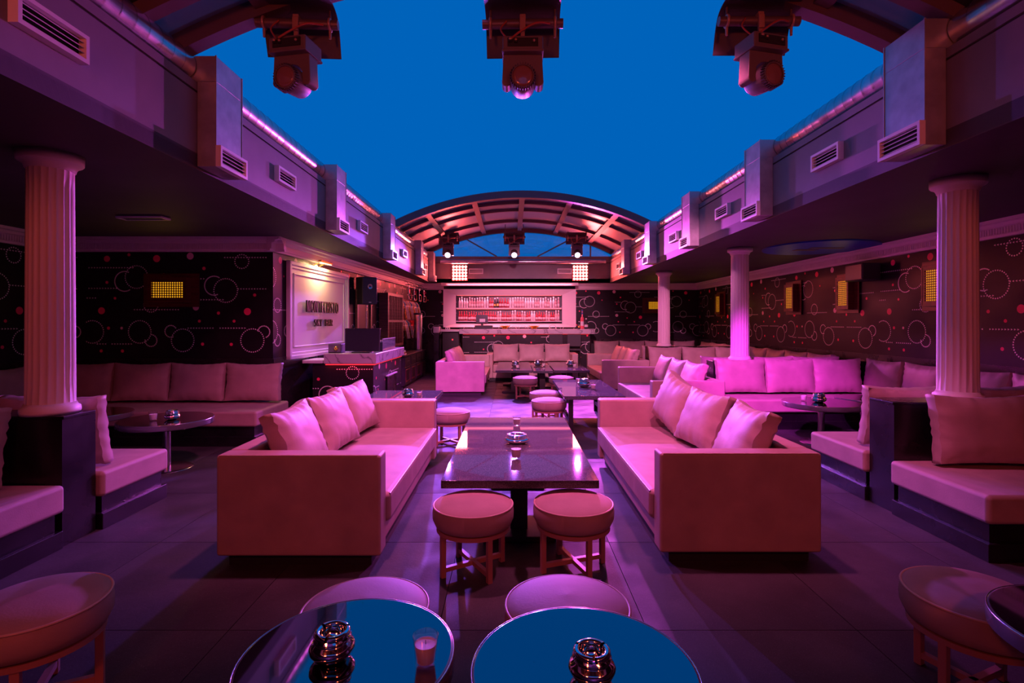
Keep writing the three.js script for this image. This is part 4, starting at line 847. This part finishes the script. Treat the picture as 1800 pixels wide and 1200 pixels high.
{
  const o = thing('speaker', 'black loudspeaker on a pole beside the sign panel', 'loudspeaker', onSign(3.17, 0, 0.22), SGT - 0.75);
  mesh('cabinet', B(0.32, 0.54, 0.28, 0, 2.12, 0, 0.02), M.speaker, o); mesh('grille', B(0.29, 0.50, 0.01, 0, 2.12, 0.142), M.screenOff, o); mesh('badge', B(0.05, 0.012, 0.006, 0, 1.89, 0.149), M.whiteMetal, o); mesh('horn', lathe([[0.02, 0], [0.05, 0.012], [0.052, 0]], 20).rotateX(Math.PI / 2).translate(0, 2.2, 0.147), M.satinSteel, o);
  mesh('pole', cyl(0.018, 0.018, 1.83, 0, 0.94, 0, 14), M.satinSteel, o); mesh('foot', cyl(0.19, 0.2, 0.025, 0, 0.0125, 0, 28), M.speaker, o);
  const d = struct(new THREE.Group()); d.name = 'door_1'; scene.add(d); d.position.set(...onSign(3.55, 0, 0)); d.rotation.y = SGT;
  mesh('leaf', BB(-0.36, 0.36, 0, 2.0, 0.013, 0.03), M.plinth, d);
  mesh('jamb', BB(-0.44, -0.36, 0, 2.08, 0.013, 0.06), M.wood, d); mesh('jamb', BB(0.36, 0.44, 0, 2.08, 0.013, 0.06), M.wood, d); mesh('head_jamb', BB(-0.44, 0.44, 2.0, 2.16, 0.013, 0.06), M.wood, d);
  const w = thing('lattice_cupboard', 'brown cupboard with vertical bars on the sign wall', 'cupboard', onSign(5.25, 0, 0), SGT);
  mesh('back', BB(-0.62, 0.62, 0.95, 2.15, 0.013, 0.03), M.wood, w); mesh('frame', [BB(-0.64, -0.58, 0.93, 2.17, 0.013, 0.22), BB(0.58, 0.64, 0.93, 2.17, 0.013, 0.22), BB(-0.58, 0.58, 2.11, 2.17, 0.013, 0.22), BB(-0.58, 0.58, 0.93, 0.99, 0.013, 0.22), BB(-0.58, 0.58, 1.50, 1.55, 0.013, 0.22)], M.wood, w);
  for (let k = 0; k < 9; k++) mesh('bar', BB(-0.525 + k * 0.13, -0.50 + k * 0.13, 0.99, 2.11, 0.19, 0.215), M.wood, w);
  const cl = thing('pipe_rack', 'wooden rack rail holding hanging water pipe hoses', 'rack', onSign(7.05, 0, 0), SGT);
  mesh('rail', BB(-0.95, 0.95, 2.02, 2.10, 0.013, 0.06), M.redwood, cl); mesh('rail', BB(-0.95, 0.95, 1.50, 1.56, 0.013, 0.06), M.redwood, cl); mesh('back_board', BB(-0.95, 0.95, 1.56, 2.02, 0.012, 0.03), M.wood, cl);
  // hoses: hang in a loop and end in a slanted wooden mouthpiece
  const cols = [lin(0.85, 0.72, 0.45), lin(0.16, 0.42, 0.62), lin(0.8, 0.66, 0.42), lin(0.9, 0.86, 0.74), lin(0.85, 0.02, 0.02)].map((c) => std({ color: c, roughness: 0.6 }));
  const hg = [0, 1].map((v) => metreUV(join([tube([[0, 0.02, 0.06], [0.03, -0.06, 0.12], [0.05, -0.16, 0.11], [0.015, -0.24, 0.10], [-0.02, -0.15, 0.12], [0.03, -0.1, 0.13]], 0.016 + v * 0.004, 24, 6)])));
  const mg = metreUV(join([rod([0.02, -0.12, 0.14], [0.24, -0.46, 0.15], 0.016, 8)]));
  for (let r = 0; r < 2; r++) for (let k = 0; k < 11; k++) {
    const red = r === 1 && k > 4, m = red ? cols[4] : cols[(k + r * 2) % 4];
    const h = thing('water_pipe_hose', red ? 'red water pipe hose hanging on the lower rail' : r ? 'tan water pipe hose hanging on the lower rail' : 'pale striped water pipe hose hanging on the upper rail', 'hose', onSign(6.22 + k * 0.165, r ? 1.53 : 2.04, 0), SGT, red ? 'red hoses on the lower rail' : r ? 'tan hoses on the lower rail' : 'hoses on the upper rail');
    shared('hose', hg[k % 2], m, h); shared('mouthpiece', mg, k % 3 ? M.wax : M.gold, h);
  }
  const stem = [['nearest', 5.95], ['second', 6.5], ['third', 7.05], ['farthest', 7.6]];
  stem.forEach(([w2, s]) => {
    const h = thing('hanging_water_pipe', `${w2} of four metal water pipes hanging near the cornice`, 'water pipe', onSign(s, 2.06, 0.34), SGT, 'hanging metal water pipes');
    mesh('stem', lathe([[0.006, 0], [0.02, 0.02], [0.008, 0.06], [0.008, 0.14], [0.026, 0.17], [0.01, 0.20], [0.01, 0.28], [0.03, 0.31], [0.008, 0.34], [0.008, 0.40]], 14), M.satinSteel, h);
    mesh('plate', lathe([[0, 0.37], [0.09, 0.375], [0.1, 0.385], [0, 0.38]], 20), M.speaker, h);
    mesh('hook', tube([[0, 0.40, 0], [0, 0.47, -0.06], [0, 0.50, -0.2], [0, 0.50, -0.326]], 0.006, 14, 6), M.speaker, h);
    mesh('hose_loop', tube([[0.02, 0.2, 0], [0.12, 0.16, 0.03], [0.12, 0.02, 0.03], [0.02, 0.02, 0]], 0.01, 18, 6), M.cable, h);
  });
  const cb = thing('drawer_cabinet', 'low black carved cabinet along the sign wall by the bar', 'cabinet', [0, 0, 0]);
  mesh('body', BB(-2.78, -2.42, 0.06, 0.72, -14.55, -11.75), M.blackwood, cb); mesh('plinth', BB(-2.76, -2.46, 0, 0.06, -14.5, -11.8), M.plinth, cb); mesh('top', BB(-2.80, -2.39, 0.72, 0.75, -14.6, -11.7, 0.005), M.blackwood, cb);
  for (let k = 0; k < 4; k++) { const z = -12.1 - k * 0.7; const d2 = mesh('drawer', BB(-2.42, -2.405, 0.50, 0.69, z - 0.31, z + 0.31), M.blackwood, cb); mesh('handle', rod([-2.395, 0.6, z - 0.06], [-2.395, 0.6, z + 0.06], 0.007), M.satinSteel, d2); const d3 = mesh('door', BB(-2.42, -2.405, 0.09, 0.47, z - 0.31, z + 0.31), M.blackwood, cb); mesh('carving', [BB(-2.406, -2.398, 0.14, 0.16, z - 0.25, z + 0.25), BB(-2.406, -2.398, 0.40, 0.42, z - 0.25, z + 0.25), BB(-2.406, -2.398, 0.16, 0.40, z - 0.25, z - 0.23), BB(-2.406, -2.398, 0.16, 0.40, z + 0.23, z + 0.25)], M.redwood, d3); }
  const tk = thing('water_tank', 'shiny pink lit metal cylinder in the back left corner', 'tank', [-2.56, 0.75, -14.25]);
  mesh('cylinder', lathe([[0, 0], [0.11, 0], [0.115, 0.01], [0.115, 0.95], [0.10, 0.97], [0, 0.97]], 28), M.satinSteel, tk); mesh('lid', cyl(0.118, 0.118, 0.05, 0, 0.975, 0, 28), M.speaker, tk);
}

// ---------------------------------------------------------------- wall lanterns and right wall speaker
function lantern(label, pos, turn, tall) {
  const w = tall ? 0.30 : 0.50, h = tall ? 0.50 : 0.30, o = thing('wall_lantern', label, 'wall lamp', pos, turn, 'amber wall lanterns');
  mesh('back_board', B(w + 0.26, h + 0.16, 0.02, 0, 0, 0.012), M.redwood, o);
  mesh('box', [B(w + 0.04, 0.02, 0.10, 0, h / 2 + 0.01, 0.07), B(w + 0.04, 0.02, 0.10, 0, -h / 2 - 0.01, 0.07), B(0.02, h, 0.10, w / 2 + 0.01, 0, 0.07), B(0.02, h, 0.10, -w / 2 - 0.01, 0, 0.07)], M.redwood, o);
  mesh('glow', B(w - 0.08, h - 0.09, 0.006, 0, 0, 0.10), M.glowAmber, o);
  // pierced metal screen
  const sh = new THREE.Shape(); sh.moveTo(-w / 2, -h / 2); sh.lineTo(w / 2, -h / 2); sh.lineTo(w / 2, h / 2); sh.lineTo(-w / 2, h / 2);
  const nx = Math.round((w - 0.06) / 0.032), ny = Math.round((h - 0.07) / 0.032);
  for (let i = 0; i < nx; i++) for (let k = 0; k < ny; k++) { const x = (i - (nx - 1) / 2) * 0.032 , y = (k - (ny - 1) / 2) * 0.032, p = new THREE.Path(); p.absellipse(x, y, 0.0125, 0.0125, 0, Math.PI * 2, true); sh.holes.push(p); }
  mesh('pierced_screen', new THREE.ExtrudeGeometry(sh, { depth: 0.004, bevelEnabled: false, curveSegments: 3 }).translate(0, 0, 0.112), M.redwood, o);
  const l = new THREE.RectAreaLight(LIGHT.sconce.color, LIGHT.sconce.power * 6, w - 0.1, h - 0.1); l.name = 'lantern_light'; l.position.set(0, 0, 0.125); l.rotation.y = Math.PI; o.add(l);
}
lantern('amber pierced lantern on the dotted wall at left', [-4.70, 1.94, ZALC + 0.012], 0, false);
lantern('amber pierced lantern on the back wall by the last column', [4.30, 2.0, ZBW + 0.012], 0, false);
[[-6.85, 'amber pierced wall lantern behind the right foreground column'], [-8.72, 'amber pierced wall lantern, second from the right foreground column'], [-10.4, 'amber pierced wall lantern in the middle of right wall'], [-14.0, 'amber pierced wall lantern nearest the back right corner']].forEach(([z, l]) => lantern(l, [WR - 0.012, 1.98, z], -Math.PI / 2, true));
{ const o = thing('wall_speaker', 'black loudspeaker under the cornice on the right wall', 'loudspeaker', [WR - 0.18, 2.27, -8.12], -Math.PI / 2); mesh('cabinet', B(0.42, 0.26, 0.28, 0, 0, 0, 0.015), M.speaker, o); mesh('grille', B(0.38, 0.22, 0.008, 0, 0, 0.143), M.screenOff, o); mesh('bracket', B(0.06, 0.06, 0.045, 0, 0, -0.158), M.speaker, o); }
renderer.render(scene, camera);
